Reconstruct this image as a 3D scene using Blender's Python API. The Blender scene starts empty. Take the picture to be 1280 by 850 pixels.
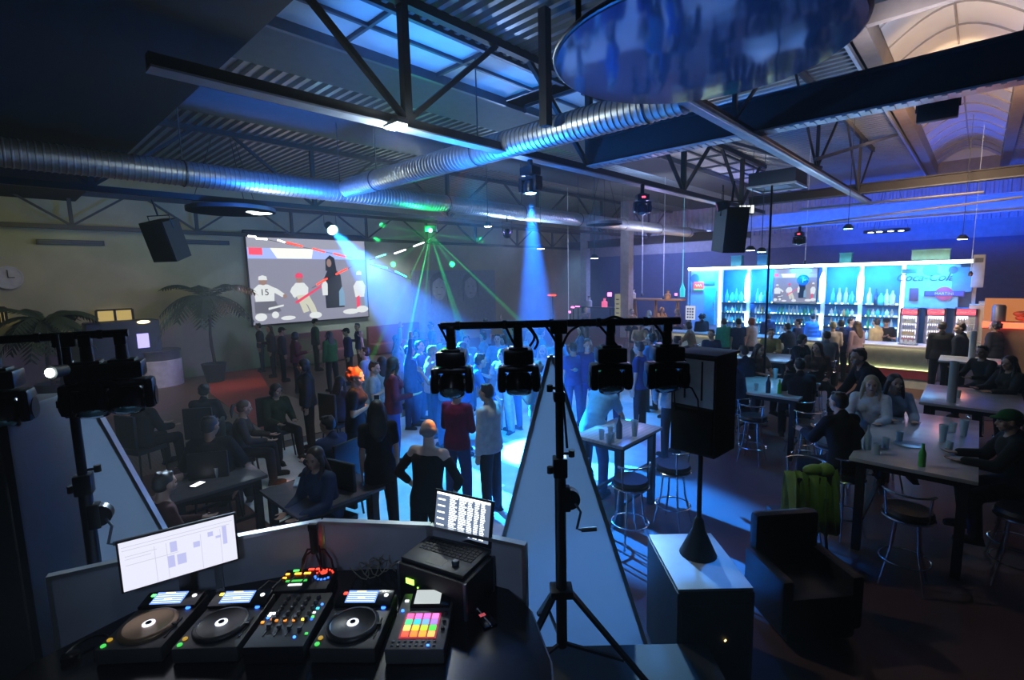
import bpy, bmesh, math, random
from math import sin, cos, pi, radians, sqrt
from mathutils import Vector, Matrix
R = radians
rnd = random.Random(7)
SC = bpy.context.scene
COL = SC.collection

# ---------------------------------------------------------------- camera
F, CX, CY = 620.0, 640.0, 425.0
PITCH, YAW, ROLL = R(7.2), R(43.3), R(1.3)
EYE = Vector((0, 0, 3.05))
FWD = Vector((-sin(YAW), cos(YAW), 0)); RGT = Vector((cos(YAW), sin(YAW), 0))
cd = bpy.data.cameras.new('camera'); cam = bpy.data.objects.new('camera', cd); COL.objects.link(cam)
cd.sensor_width = 36; cd.lens = F / 1280 * 36; cd.clip_end = 200; cd.clip_start = 0.02
look = FWD * cos(PITCH) - Vector((0, 0, 1)) * sin(PITCH)
upv = FWD * sin(PITCH) + Vector((0, 0, 1)) * cos(PITCH)
r2 = RGT * cos(ROLL) - upv * sin(ROLL); u2 = RGT * sin(ROLL) + upv * cos(ROLL)
cam.matrix_world = Matrix(((r2.x, u2.x, -look.x, 0), (r2.y, u2.y, -look.y, 0), (r2.z, u2.z, -look.z, EYE.z), (0, 0, 0, 1)))
SC.camera = cam

def ray(u, v):
    return look + r2 * ((u - CX) / F) + u2 * ((CY - v) / F)
def at(u, v, z=None, x=None, y=None, d=None):
    """the point of a plane of the room (floor height z, wall x or y) or at distance d ahead that a measured pixel shows"""
    k = ray(u, v)
    if z is not None: t = (z - EYE.z) / k.z
    elif x is not None: t = x / k.x
    elif y is not None: t = y / k.y
    else: t = d / (k.x * FWD.x + k.y * FWD.y)
    return EYE + k * t
def stage(r, f, z=0.0):
    return RGT * r + FWD * f + Vector((0, 0, z))

# ---------------------------------------------------------------- materials
MATS = {}
def mat(name, col, rough=0.6, metal=0.0, emit=None, es=0.0, var=0.12, scale=6.0, bump=0.0, alpha=None, trans=0.0, spec=None):
    if name in MATS: return MATS[name]
    m = bpy.data.materials.new(name); m.use_nodes = True
    nt = m.node_tree; b = nt.nodes['Principled BSDF']
    b.inputs['Roughness'].default_value = rough; b.inputs['Metallic'].default_value = metal
    if spec is not None: b.inputs['Specular IOR Level'].default_value = spec
    c = (col[0], col[1], col[2], 1)
    b.inputs['Base Color'].default_value = c
    if var > 0:
        tc = nt.nodes.new('ShaderNodeTexCoord'); n = nt.nodes.new('ShaderNodeTexNoise'); n.inputs['Scale'].default_value = scale
        n.inputs['Detail'].default_value = 3
        r = nt.nodes.new('ShaderNodeValToRGB')
        r.color_ramp.elements[0].position = .3; r.color_ramp.elements[1].position = .7
        r.color_ramp.elements[0].color = (c[0] * (1 - var), c[1] * (1 - var), c[2] * (1 - var), 1)
        r.color_ramp.elements[1].color = (min(1, c[0] * (1 + var)), min(1, c[1] * (1 + var)), min(1, c[2] * (1 + var)), 1)
        nt.links.new(tc.outputs['Object'], n.inputs['Vector']); nt.links.new(n.outputs['Fac'], r.inputs['Fac']); nt.links.new(r.outputs['Color'], b.inputs['Base Color'])
        if bump > 0:
            bp = nt.nodes.new('ShaderNodeBump'); bp.inputs['Strength'].default_value = bump; bp.inputs['Distance'].default_value = .02
            nt.links.new(n.outputs['Fac'], bp.inputs['Height']); nt.links.new(bp.outputs['Normal'], b.inputs['Normal'])
    if emit is not None:
        b.inputs['Emission Color'].default_value = (*emit, 1); b.inputs['Emission Strength'].default_value = es
    if trans: b.inputs['Transmission Weight'].default_value = trans
    if alpha is not None: b.inputs['Alpha'].default_value = alpha
    MATS[name] = m
    return m
def glow(name, col, s): return mat(name, (.02, .02, .02), .5, emit=col, es=s, var=0)
def checker_wood(name, c1, c2, scale=3.0, rough=.4, axis='Y'):
    """planked or striped surface: bands along one axis with grain"""
    m = bpy.data.materials.new(name); m.use_nodes = True; nt = m.node_tree; b = nt.nodes['Principled BSDF']
    tc = nt.nodes.new('ShaderNodeTexCoord'); w = nt.nodes.new('ShaderNodeTexWave'); w.bands_direction = axis
    w.inputs['Scale'].default_value = scale; w.inputs['Distortion'].default_value = .4; w.inputs['Detail'].default_value = 3
    n = nt.nodes.new('ShaderNodeTexNoise'); n.inputs['Scale'].default_value = 9
    mx = nt.nodes.new('ShaderNodeMix'); mx.data_type = 'RGBA'; mx.inputs[6].default_value = (*c1, 1); mx.inputs[7].default_value = (*c2, 1)
    mm = nt.nodes.new('ShaderNodeMath'); mm.operation = 'MULTIPLY'
    nt.links.new(tc.outputs['Object'], w.inputs['Vector']); nt.links.new(tc.outputs['Object'], n.inputs['Vector'])
    nt.links.new(w.outputs['Fac'], mm.inputs[0]); nt.links.new(n.outputs['Fac'], mm.inputs[1]); nt.links.new(mm.outputs[0], mx.inputs[0])
    nt.links.new(mx.outputs[2], b.inputs['Base Color']); b.inputs['Roughness'].default_value = rough
    MATS[name] = m
    return m

# ---------------------------------------------------------------- mesh builder
class MB:
    def __init__(s): s.v = []; s.f = []; s.m = []; s.mi = 0
    def add(s, vs, fs):
        o = len(s.v); s.v += [tuple(v) for v in vs]; s.f += [tuple(i + o for i in f) for f in fs]; s.m += [s.mi] * len(fs); return s
    def box(s, c, d, M=None, bev=0.0):
        x, y, z = d[0] / 2, d[1] / 2, d[2] / 2; c = Vector(c)
        if bev <= 0:
            vs = [Vector((a * x, b * y, e * z)) for a in (-1, 1) for b in (-1, 1) for e in (-1, 1)]
            fs = [(0, 1, 3, 2), (4, 6, 7, 5), (0, 4, 5, 1), (2, 3, 7, 6), (0, 2, 6, 4), (1, 5, 7, 3)]
        else:
            bev = min(bev, x * .9, y * .9, z * .9)
            bm = bmesh.new(); bmesh.ops.create_cube(bm, size=1)
            for v in bm.verts: v.co = Vector((v.co.x * 2 * x, v.co.y * 2 * y, v.co.z * 2 * z))
            bmesh.ops.bevel(bm, geom=bm.edges[:], offset=bev, segments=2, affect='EDGES', profile=.6)
            vs = [v.co.copy() for v in bm.verts]; bm.verts.index_update(); fs = [[v.index for v in f.verts] for f in bm.faces]; bm.free()
        if M is not None: vs = [M @ v for v in vs]
        return s.add([v + c for v in vs], fs)
    def bar(s, a, b, w, h=None, up=(0, 0, 1)):
        a, b = Vector(a), Vector(b); d = (b - a); L = d.length; d.normalize(); h = h or w
        up = Vector(up)
        if abs(d.dot(up)) > .99: up = Vector((1, 0, 0))
        x = d.cross(up).normalized(); y = x.cross(d).normalized()
        M = Matrix((x, d, y)).transposed()
        return s.box((a + b) / 2, (w, L, h), M)
    def cyl(s, a, b, r0, r1=None, n=16, cap=True, flat=1.0, side=None):
        a, b = Vector(a), Vector(b); r1 = r0 if r1 is None else r1; d = (b - a).normalized()
        t = Vector(side) if side is not None else (Vector((0, 0, 1)) if abs(d.z) < .9 else Vector((1, 0, 0)))
        x = (t - d * t.dot(d)).normalized(); y = d.cross(x)
        vs = []
        for p, r in ((a, r0), (b, r1)):
            for i in range(n):
                q = 2 * pi * i / n; vs.append(p + x * cos(q) * r + y * sin(q) * r * flat)
        fs = [(i, (i + 1) % n, n + (i + 1) % n, n + i) for i in range(n)]
        if cap: fs += [tuple(range(n - 1, -1, -1)), tuple(range(n, 2 * n))]
        return s.add(vs, fs)
    def sph(s, c, r, n=12, M=None):
        r = (r, r, r) if isinstance(r, (int, float)) else r; c = Vector(c)
        vs = [Vector((0, 0, r[2]))]; h = max(5, n // 2 + 1)
        for j in range(1, h):
            a = pi * j / h
            for i in range(n): q = 2 * pi * i / n; vs.append(Vector((r[0] * sin(a) * cos(q), r[1] * sin(a) * sin(q), r[2] * cos(a))))
        vs.append(Vector((0, 0, -r[2])))
        fs = [(0, 1 + i, 1 + (i + 1) % n) for i in range(n)]
        for j in range(h - 2):
            o = 1 + j * n; fs += [(o + i, o + n + i, o + n + (i + 1) % n, o + (i + 1) % n) for i in range(n)]
        o = 1 + (h - 2) * n; L = len(vs) - 1; fs += [(o + (i + 1) % n, o + i, L) for i in range(n)]
        if M is not None: vs = [M @ v for v in vs]
        return s.add([v + c for v in vs], fs)
    def cap(s, a, b, r0, r1, n=12):
        a, b = Vector(a), Vector(b)
        s.cyl(a, b, r0, r1, n); s.sph(a, r0, n); s.sph(b, r1, n); return s
    def tube(s, pts, r, n=8, closed=False):
        P = [Vector(p) for p in pts]; k = len(P); rs = r if isinstance(r, (list, tuple)) else [r] * k; vs = []; x = None
        for i, p in enumerate(P):
            if closed: d = (P[(i + 1) % k] - P[i - 1]).normalized()
            else: d = (P[min(i + 1, k - 1)] - P[max(i - 1, 0)]).normalized()
            if x is None: t = Vector((0, 0, 1)) if abs(d.z) < .9 else Vector((1, 0, 0)); x = (t - d * t.dot(d)).normalized()
            else: x = (x - d * x.dot(d)).normalized()
            y = d.cross(x)
            for j in range(n): q = 2 * pi * j / n; vs.append(p + x * cos(q) * rs[i] + y * sin(q) * rs[i])
        fs = []
        for i in range(k if closed else k - 1):
            a, b = i * n, ((i + 1) % k) * n; fs += [(a + j, a + (j + 1) % n, b + (j + 1) % n, b + j) for j in range(n)]
        if not closed: fs += [tuple(range(n - 1, -1, -1)), tuple(range((k - 1) * n, k * n))]
        return s.add(vs, fs)
    def lathe(s, prof, c=(0, 0, 0), n=24, M=None):
        c = Vector(c); vs = []
        for r, z in prof:
            for i in range(n): q = 2 * pi * i / n; vs.append(Vector((r * cos(q), r * sin(q), z)))
        fs = []
        for j in range(len(prof) - 1):
            a = j * n; fs += [(a + i, a + (i + 1) % n, a + n + (i + 1) % n, a + n + i) for i in range(n)]
        fs += [tuple(range(n - 1, -1, -1)), tuple(range((len(prof) - 1) * n, len(prof) * n))]
        if M is not None: vs = [M @ v for v in vs]
        return s.add([v + c for v in vs], fs)
    def loft(s, rings, n=16, cap=True):
        """rings: (centre, side vector*rx, other vector*ry)"""
        vs = []
        for c, a, b in rings:
            for i in range(n): q = 2 * pi * i / n; vs.append(Vector(c) + Vector(a) * cos(q) + Vector(b) * sin(q))
        fs = []
        for j in range(len(rings) - 1):
            o = j * n; fs += [(o + i, o + (i + 1) % n, o + n + (i + 1) % n, o + n + i) for i in range(n)]
        if cap: fs += [tuple(range(n - 1, -1, -1)), tuple(range((len(rings) - 1) * n, len(rings) * n))]
        return s.add(vs, fs)
    def prism(s, poly, t, M=None, c=(0, 0, 0)):
        """polygon in x-z, thickness t along y"""
        n = len(poly); vs = [Vector((x, -t / 2, z)) for x, z in poly] + [Vector((x, t / 2, z)) for x, z in poly]
        fs = [tuple(range(n)), tuple(range(2 * n - 1, n - 1, -1))] + [(i, i + n, (i + 1) % n + n, (i + 1) % n) for i in range(n)]
        if M is not None: vs = [M @ v for v in vs]
        return s.add([v + Vector(c) for v in vs], fs)
    def quad(s, *p): return s.add(p, [tuple(range(len(p)))])
    def mesh(s, name, mats, smooth=None):
        me = bpy.data.meshes.new(name); me.from_pydata(s.v, [], s.f)
        mats = mats if isinstance(mats, (list, tuple)) else [mats]
        for m in mats: me.materials.append(m)
        if len(mats) > 1: me.polygons.foreach_set('material_index', s.m)
        me.update()
        bm = bmesh.new(); bm.from_mesh(me); bmesh.ops.recalc_face_normals(bm, faces=bm.faces); bm.to_mesh(me); bm.free()
        if smooth is not None:
            me.polygons.foreach_set('use_smooth', [True] * len(me.polygons))
            try: me.set_sharp_from_angle(angle=R(smooth))
            except Exception: pass
        return me
    def obj(s, name, mats, parent=None, smooth=40):
        o = bpy.data.objects.new(name, s.mesh(name, mats, smooth)); COL.objects.link(o)
        if parent is not None: o.parent = parent
        return o

def tag(o, label, cat, group=None, kind=None):
    if label: o['label'] = label
    if cat: o['category'] = cat
    if group: o['group'] = group
    if kind: o['kind'] = kind
    return o
def thing(name, label, cat, loc=(0, 0, 0), rz=0.0, group=None, rot=None):
    o = bpy.data.objects.new(name, None); COL.objects.link(o); o.location = loc; o.empty_display_size = .1
    o.rotation_euler = rot if rot is not None else (0, 0, rz)
    return tag(o, label, cat, group)
def struct(name, mb, m, parent=None, smooth=30):
    o = mb.obj(name, m, parent, smooth)
    if parent is None: o['kind'] = 'structure'
    return o
def dup(root, loc=None, rz=None, label=None, group=None, scale=None):
    def cp(o, par):
        c = o.copy(); COL.objects.link(c)
        if par is not None: c.parent = par
        for ch in [x for x in KIDS.get(o.name, [])]:
            d = cp(ch, c)
        return c
    def gather(o):
        KIDS[o.name] = list(o.children)
        for ch in o.children: gather(ch)
    gather(root)
    r = cp(root, None)
    if loc is not None: r.location = loc
    if rz is not None: r.rotation_euler = (0, 0, rz)
    if label: r['label'] = label
    if group: r['group'] = group
    if scale: r.scale = (scale,) * 3
    return r
KIDS = {}
def text_mesh(s, size, depth=.004, align='CENTER', shear=0.0, spacing=1.0, bold=0.0):
    cu = bpy.data.curves.new('lettering', 'FONT'); cu.body = s; cu.size = size; cu.extrude = depth; cu.align_x = align; cu.align_y = 'CENTER'
    cu.shear = shear; cu.space_character = spacing; cu.offset = bold
    o = bpy.data.objects.new('lettering', cu); COL.objects.link(o)
    me = bpy.data.meshes.new_from_object(o.evaluated_get(bpy.context.evaluated_depsgraph_get()))
    bpy.data.objects.remove(o); bpy.data.curves.remove(cu)
    return me
def text_obj(name, s, size, m, loc, rot, parent=None, **k):
    me = text_mesh(s, size, **k); me.materials.clear(); me.materials.append(m)
    o = bpy.data.objects.new(name, me); COL.objects.link(o); o.location = loc; o.rotation_euler = rot
    if parent is not None: o.parent = parent
    return o
def aim(o, target):
    o.rotation_euler = (Vector(target) - Vector(o.location)).to_track_quat('-Z', 'Y').to_euler()
NL = [0]
def light(kind, loc, col, power, target=None, size=.1, spot=40, blend=.3, name=None, size_y=None, parent=None):
    NL[0] += 1
    ld = bpy.data.lights.new(name or kind.lower() + '_light', kind); ld.color = col; ld.energy = power
    if kind == 'AREA':
        ld.size = size
        if size_y: ld.shape = 'RECTANGLE'; ld.size_y = size_y
    else: ld.shadow_soft_size = size
    if kind == 'SPOT': ld.spot_size = R(spot); ld.spot_blend = blend
    o = bpy.data.objects.new(ld.name, ld); COL.objects.link(o); o.location = loc
    if target is not None: aim(o, target)
    return o
# ================================================================ THE SHELL OF THE HALL
M_black = mat('black_paint', (.012, .012, .014), .5)
M_blacksteel = mat('black_steel', (.015, .016, .02), .35, .6)
M_steel = mat('painted_steel_grey', (.10, .12, .15), .45, .5)
M_flange = mat('galvanised_flange', (.55, .58, .62), .4, .7)
M_deck = mat('roof_deck', (.26, .28, .29), .32, .85, scale=2)
M_duct = mat('spiral_duct', (.62, .66, .70), .42, .9, var=.08, scale=20)
M_wallolive = mat('wall_plaster', (.40, .40, .26), .9, scale=1.2)
M_wallblue = mat('wall_dark_blue', (.05, .07, .12), .8)
M_wallgrey = mat('wall_grey', (.22, .23, .25), .8)
M_white = mat('white_paint', (.72, .74, .76), .5)
M_chrome = mat('chrome', (.7, .72, .75), .18, 1.0, var=0)
M_glass = mat('clear_glass', (.85, .95, 1), .05, 0, var=0, alpha=.35, spec=.8)
M_glassblue = mat('pane_glass', (.5, .7, .9), .05, 0, var=0, alpha=.15, spec=.8)
M_skylight = mat('skylight_sheet', (.74, .74, .72), .55, scale=1.5)
M_kerb = mat('timber_kerb', (.30, .22, .16), .6)

# floors
fl = MB(); fl.box((-7.5, 14, -.05), (23.5, 36, .1)); floor = struct('floor', fl, None)
m = bpy.data.materials.new('hall_floor'); m.use_nodes = True; nt = m.node_tree; b = nt.nodes['Principled BSDF']
tc = nt.nodes.new('ShaderNodeTexCoord'); n = nt.nodes.new('ShaderNodeTexNoise'); n.inputs['Scale'].default_value = 1.3; n.inputs['Detail'].default_value = 6
cr = nt.nodes.new('ShaderNodeValToRGB'); cr.color_ramp.elements[0].color = (.07, .035, .03, 1); cr.color_ramp.elements[1].color = (.13, .06, .05, 1)
nt.links.new(tc.outputs['Object'], n.inputs['Vector']); nt.links.new(n.outputs['Fac'], cr.inputs['Fac']); nt.links.new(cr.outputs['Color'], b.inputs['Base Color'])
b.inputs['Roughness'].default_value = .5; b.inputs['Specular IOR Level'].default_value = .25
floor.data.materials.clear(); floor.data.materials.append(m)
# pale dance floor sheet, brown boards and the red carpet by the podium
def slab(name, x0, x1, y0, y1, m, z0=0.0, t=.012):
    q = MB(); q.box(((x0 + x1) / 2, (y0 + y1) / 2, z0 + t / 2), (x1 - x0, y1 - y0, t)); return q.obj(name, m)
M_dance = mat('pale_dance_vinyl', (.75, .77, .8), .3, scale=3)
o = slab('dance_floor', -9.2, -3.75, 2.2, 12.5, M_dance); o['kind'] = 'structure'
M_boards = checker_wood('brown_boards', (.16, .085, .05), (.26, .15, .09), 6, .4, 'Y')
o = slab('floor_boards', -18.8, -9.6, -1.5, 5.4, M_boards); o['kind'] = 'structure'
M_red = mat('red_carpet', (.42, .07, .04), .95, scale=30, bump=.2)
q = MB(); pts = [at(262, 468, z=0), at(322, 462, z=0), at(345, 500, z=0), at(332, 540, z=0), at(300, 520, z=0), at(262, 492, z=0)]
lo = [Vector((p.x, p.y, .013)) for p in pts]; hi = [Vector((p.x, p.y, .024)) for p in pts]; k = len(pts)
q.add(lo + hi, [tuple(range(k - 1, -1, -1)), tuple(range(k, 2 * k))] + [(i, (i + 1) % k, (i + 1) % k + k, i + k) for i in range(k)])
tag(q.obj('carpet', M_red), 'bright red carpet runner on brown boards beside the potted palm', 'carpet')

# walls
def wall(name, a, b, m, z0=0, z1=6.6, t=.2, holes=None):
    q = MB(); c = Vector(((a[0] + b[0]) / 2, (a[1] + b[1]) / 2, (z0 + z1) / 2))
    q.box(c, (abs(b[0] - a[0]) + t, abs(b[1] - a[1]) + t, z1 - z0)); return struct(name, q, m)
wall('wall_left', (-18.95, -3.5), (-18.95, 27.2), M_wallolive)
wall('wall_back', (-18.8, 27.2), (4, 27.2), mat('wall_night_blue', (.07, .10, .20), .5), 0, 4.2)
q = MB(); q.box((-7.4, 27.2, 4.55), (22.8, .2, .7)); struct('wall_back_band', q, mat('wall_band', (.34, .34, .36), .7))
q = MB(); prof = []
for i in range(95): x_ = -18.8 + i * .24; prof += [(x_, 27.1), (x_ + .10, 27.1), (x_ + .13, 27.04), (x_ + .21, 27.04)]
vs = []
for x_, y_ in prof: vs += [(x_, y_, 4.9), (x_, y_, 6.6)]
q.add(vs, [(2 * i, 2 * i + 1, 2 * i + 3, 2 * i + 2) for i in range(len(prof) - 1)]); struct('wall_back_cladding', q, mat('cladding', (.42, .45, .5), .5), smooth=None)
wall('wall_right', (4.1, -3.5), (4.1, 27.2), M_black)
wall('wall_rear', (-18.8, -3.6), (4, -3.6), M_black)

# roof deck: corrugations run along X, in bays between the skylight strips
def deck(name, x0, x1, y0, y1, z, m=M_deck):
    q = MB(); p = .20; ny = int((y1 - y0) / p); prof = []
    for i in range(ny):
        y = y0 + i * p; prof += [(y, z), (y + .075, z), (y + .10, z + .07), (y + .175, z + .07)]
    vs = []
    for y, zz in prof: vs += [(x0, y, zz), (x1, y, zz)]
    fs = [(2 * i, 2 * i + 1, 2 * i + 3, 2 * i + 2) for i in range(len(prof) - 1)]
    q.add(vs, fs); return struct(name, q, m, smooth=None)
ZR = 6.5
ceil_bays = [(-18.9, -11.75), (-10.2, -8.6), (-5.7, -1.75), (.45, 4.2)]
for a, b_ in ceil_bays: deck('ceiling', a, b_, -3.8, 27.2, ZR)
q = MB(); q.box((-7.93, 11.7, ZR + .03), (1.35, 31, .08)); struct('ceiling', q, mat('ceiling_board', (.06, .07, .08), .7))
q = MB(); q.box((-10.97, 11.7, ZR + .03), (1.55, 31, .08)); struct('ceiling', q, mat('ceiling_board', (.06, .07, .08), .7))
q = MB(); q.box((-7, 14, 7.35), (23, 36, .1)); struct('roof', q, M_black)
# skylight strip with flat sheets (window_1) : frame bars over a pale sheet
def flat_skylight(n, x0, x1, y0, y1):
    q = MB(); q.box(((x0 + x1) / 2, (y0 + y1) / 2, ZR + .12), (x1 - x0, y1 - y0, .02)); w = struct('window_%d' % n, q, M_skylight)
    f = MB(); f.box(((x0 + x1) / 2, (y0 + y1) / 2, ZR + .08), (.05, y1 - y0, .05))
    y = y0
    while y <= y1 + .01: f.box(((x0 + x1) / 2, y, ZR + .08), (x1 - x0, .05, .06)); y += (y1 - y0) / max(1, round((y1 - y0) / 1.6))
    for x in (x0, x1): f.box((x, (y0 + y1) / 2, ZR + .04), (.07, y1 - y0, .16))
    f.obj('window_frame', M_steel, w)
for i, (a, b_) in enumerate([(0.6, 7.6), (8.2, 13.4), (14.2, 21.8), (22.6, 26.8)]): flat_skylight(1 + i, -7.2, -5.75, a, b_)
# domed skylights over the bar aisle with timber kerbs
M_dome = mat('dome_sheet', (.82, .80, .76), .32, scale=.8)
for i, (a, b_) in enumerate([(5.2, 8.2), (9.0, 13.0), (13.7, 24.5)]):
    q = MB(); n_ = 12; x0, x1 = -1.42, .22; vs = []
    for y in (a, b_):
        for j in range(n_ + 1):
            t = j / n_; vs.append((x0 + (x1 - x0) * t, y, ZR + .3 + .42 * sin(pi * t)))
    k = n_ + 1; q.add(vs, [(j, j + 1, j + 1 + k, j + k) for j in range(n_)])
    q.add([vs[j] for j in range(k)], [tuple(range(k))]); q.add([vs[j + k] for j in range(k)], [tuple(range(k))])
    w = struct('window_%d' % (6 + i), q, M_dome, smooth=60)
    f = MB(); y = a + .05
    while y < b_:
        f.tube([(x0 + (x1 - x0) * j / n_, y, ZR + .29 + .42 * sin(pi * j / n_)) for j in range(n_ + 1)], .018, 6); y += 1.0
    f.tube([(-.6, a, ZR + .70), (-.6, b_, ZR + .70)], .018, 6); f.obj('window_bars', mat('dome_bars', (.35, .3, .26), .5), w)
    kb = MB()
    for x in (x0 - .12, x1 + .12): kb.box((x, (a + b_) / 2, ZR + .16), (.22, b_ - a + .2, .42))
    for y in (a - .05, b_ + .05): kb.box((-.6, y, ZR + .16), (x1 - x0, .12, .42))
    kb.obj('window_kerb', M_kerb, w)
# white angle strips beside kerbs
for i, x in enumerate((-1.73, )):
    q = MB(); q.box((x, 15.5, ZR - .06), (.05, 23, .08)); struct('trim_%d' % (1 + i), q, M_flange)
# low black soffit over the stage end
q = MB(); q.box((-7.4, -.75, 5.6), (22.8, 5.7, .3)); struct('ceiling_soffit', q, mat('soffit_black', (.003, .003, .004), .9))

# ---------------------------------------------------------------- steelwork
def girder(y, x0, x1, z0, z1, label, fl_m=M_flange):
    g = thing('roof_girder', label, 'girder', ((x0 + x1) / 2, y, z0), 0)
    L = x1 - x0; h = z1 - z0
    q = MB(); q.box((0, 0, h / 2), (L, .06, h)); q.box((0, 0, h - .02), (L, .24, .03)); q.obj('web', M_black, g)
    q = MB(); q.box((0, 0, .0), (L, .26, .025))
    nn = int(L / .12)
    for i in range(nn): q.box((-L / 2 + .12 * i + .06, 0, -.016), (.05, .2, .012))
    q.obj('flange', fl_m, g); return g
girder(7.8, -5.3, 4.0, 5.0, 5.48, 'deep black roof girder with a pale bottom flange crossing below the domed skylights')
girder(16.3, -5.3, 4.0, 5.05, 5.30, 'dark roof girder crossing just in front of the bar', M_steel)
g18 = girder(20.5, -7.4, 4.0, 4.62, 5.15, 'blue lit roof girder above and behind the bar shelves', mat('pale_girder', (.5, .5, .52), .6))
for c_ in COL.objects:
    if c_.parent == g18 and c_.name.startswith('web'): c_.data.materials[0] = mat('pale_girder', (.5, .5, .52), .6)
girder(24.0, -17.9, -7.7, 4.6, 5.0, 'far roof girder above the warm lit back room', M_steel)

def truss(x, y0, y1, z0, z1, first, step, label, w=.11, lightflange=True, inner=None):
    t = thing('roof_truss', label, 'truss', (x, (y0 + y1) / 2, z0)); c = (y0 + y1) / 2
    q = MB(); q.box((0, 0, .06), (w, y1 - y0, .12)); q.obj('bottom_chord', M_black, t)
    if lightflange:
        q = MB(); q.box((.0, 0, -.01), (w + .09, y1 - y0, .02)); q.obj('flange', mat('lit_flange', (.34, .38, .44), .45, .5), t)  # blue-grey of the lit face is put into the flange colour
    q = MB(); q.box((0, 0, z1 - z0), (w, y1 - y0, .12)); q.obj('top_chord', M_black, t)
    y = first
    while y < y1 - .2:
        q = MB(); q.bar((0, y - c, .06), (0, y - c, z1 - z0), w * .95, up=(0, 1, 0)); q.obj('post', M_black, t)
        for sgn in (-1, 1):
            for k_ in (.42, ):
                e = y + sgn * step * k_
                if y0 < e < y1:
                    q = MB(); q.bar((0, y - c, .1), (0, e - c, z1 - z0), w * .62); q.obj('brace', M_black, t)
        y += step
    return t
truss(-5.4, 1.2, 18.0, 4.93, 6.45, 3.9, 4.0, 'black roof truss over the dance floor carrying the white floodlight')
truss(-12.8, -2, 26.8, 4.9, 6.45, 1.7, 4.5, 'black roof truss beyond the long silver duct', .10, False)
truss(-18.2, -2, 26.8, 4.62, 5.6, 1.9, 3.0, 'low black lattice truss running along the olive wall', .09, False)
truss(-2.5, 5.2, 18.0, 4.93, 6.45, 7.0, 4.5, 'pale edged truss between floodlight truss and domed skylights', .06)
# cross braces between the two right-hand trusses
for (a, b_, lb) in (((-5.4, 9.5, 6.3), (-2.5, 11.9, 5.1), 'thin diagonal roof brace from the floodlight truss up behind the duct'),
                ((-2.4, 10.9, 5.1), (-1.8, 16.2, 6.4), 'thin diagonal roof brace under the ribbed deck by the domed skylights')):
    q = MB(); q.bar(a, b_, .06); tag(q.obj('roof_brace', M_steel), lb, 'brace')

# ---------------------------------------------------------------- ducts
def duct(name, a, b_, r, label):
    a, b_ = Vector(a), Vector(b_); L = (b_ - a).length; p = .085; k_ = int(L / p); d = (b_ - a).normalized()
    prof = []
    for i in range(k_): prof += [(r, i * p), (r, i * p + p * .62), (r + .012, i * p + p * .72), (r + .012, i * p + p * .9)]
    prof.append((r, L))
    Mx = Vector((0, 0, 1)).rotation_difference(d).to_matrix()
    t = thing(name, label, 'duct', a)
    q = MB(); q.lathe(prof, (0, 0, 0), 28, Mx); q.obj('pipe', M_duct, t)
    i = 1.2
    while i < L:
        h = MB(); c = d * i; rr = r + .016
        s_ = d.cross(Vector((0, 0, 1)))
        h.tube([c + s_ * rr * cos(w) + Vector((0, 0, 1)) * rr * sin(w) for w in [2 * pi * j / 20 for j in range(20)]], .012, 5, True)
        h.bar(c + Vector((0, 0, rr)), c + Vector((0, 0, 6.5 - a.z)), .015); h.obj('hanger', M_steel, t); i += 3.0
    return t
duct('air_duct', (-10.5, -1.5, 5.02), (-10.5, 26.8, 5.02), .21, 'long silver spiral air duct running beneath the roof across the whole hall')
duct('air_duct', (-10.25, 5.72, 5.06), (-2.6, 5.72, 5.06), .19, 'silver spiral branch duct rising towards the mirror disc')
# ================================================================ STAGE, DESK AND DJ GEAR
def rf(p): p = Vector(p); return p.dot(RGT), p.dot(FWD)
M_blk = mat('matt_black', (.008, .008, .010), .55)
M_gloss = mat('gloss_black', (.010, .010, .012), .18, var=0)
M_panel = mat('white_panel', (.42, .46, .52), .55, scale=3)
M_rubber = mat('rubber', (.015, .015, .015), .85)
ZT = 1.41
q = MB()
pts = [stage(-3.6, -1.0), stage(1.3, -1.0), stage(1.3, 3.15), stage(-3.6, 3.15)]
q.add([(p.x, p.y, 0) for p in pts] + [(p.x, p.y, .5) for p in pts], [(0, 1, 2, 3), (7, 6, 5, 4), (0, 4, 5, 1), (1, 5, 6, 2), (2, 6, 7, 3), (3, 7, 4, 0)])
st = q.obj('stage', mat('stage_black', (.02, .018, .018), .6)); st['kind'] = 'structure'

t = thing('dj_desk', 'black round-fronted desk carrying the players and the mixer', 'desk', stage(-1, 2, .5), YAW)
arc = [(.12 + 1, 1.55 - 2), (.13 + 1, 1.95 - 2), (.06 + 1, 2.28 - 2), (-.10 + 1, 2.52 - 2), (-.35 + 1, 2.62 - 2), (-.8 + 1, 2.66 - 2), (-1.2 + 1, 2.64 - 2), (-1.6 + 1, 2.52 - 2), (-1.95 + 1, 2.33 - 2), (-2.15 + 1, 2.0 - 2), (-2.15 + 1, 1.55 - 2)]
def slabpoly(q, poly, z0, z1, sc=1.0):
    k = len(poly); vs = [(x * sc, y * sc, z0) for x, y in poly] + [(x * sc, y * sc, z1) for x, y in poly]
    q.add(vs, [tuple(range(k)), tuple(range(2 * k - 1, k - 1, -1))] + [(i, (i + 1) % k, (i + 1) % k + k, i + k) for i in range(k)])
q = MB(); slabpoly(q, arc, ZT - .5 - .04, ZT - .5); q.obj('desk_top', M_gloss, t)
q = MB(); slabpoly(q, arc, 0, ZT - .54, .93); q.obj('desk_body', M_blk, t)
tr = MB(); tr.tube([(x * 1.005, y * 1.005, ZT - .52) for x, y in arc], .008, 6); tr.obj('edge_trim', M_steel, t)

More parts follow.
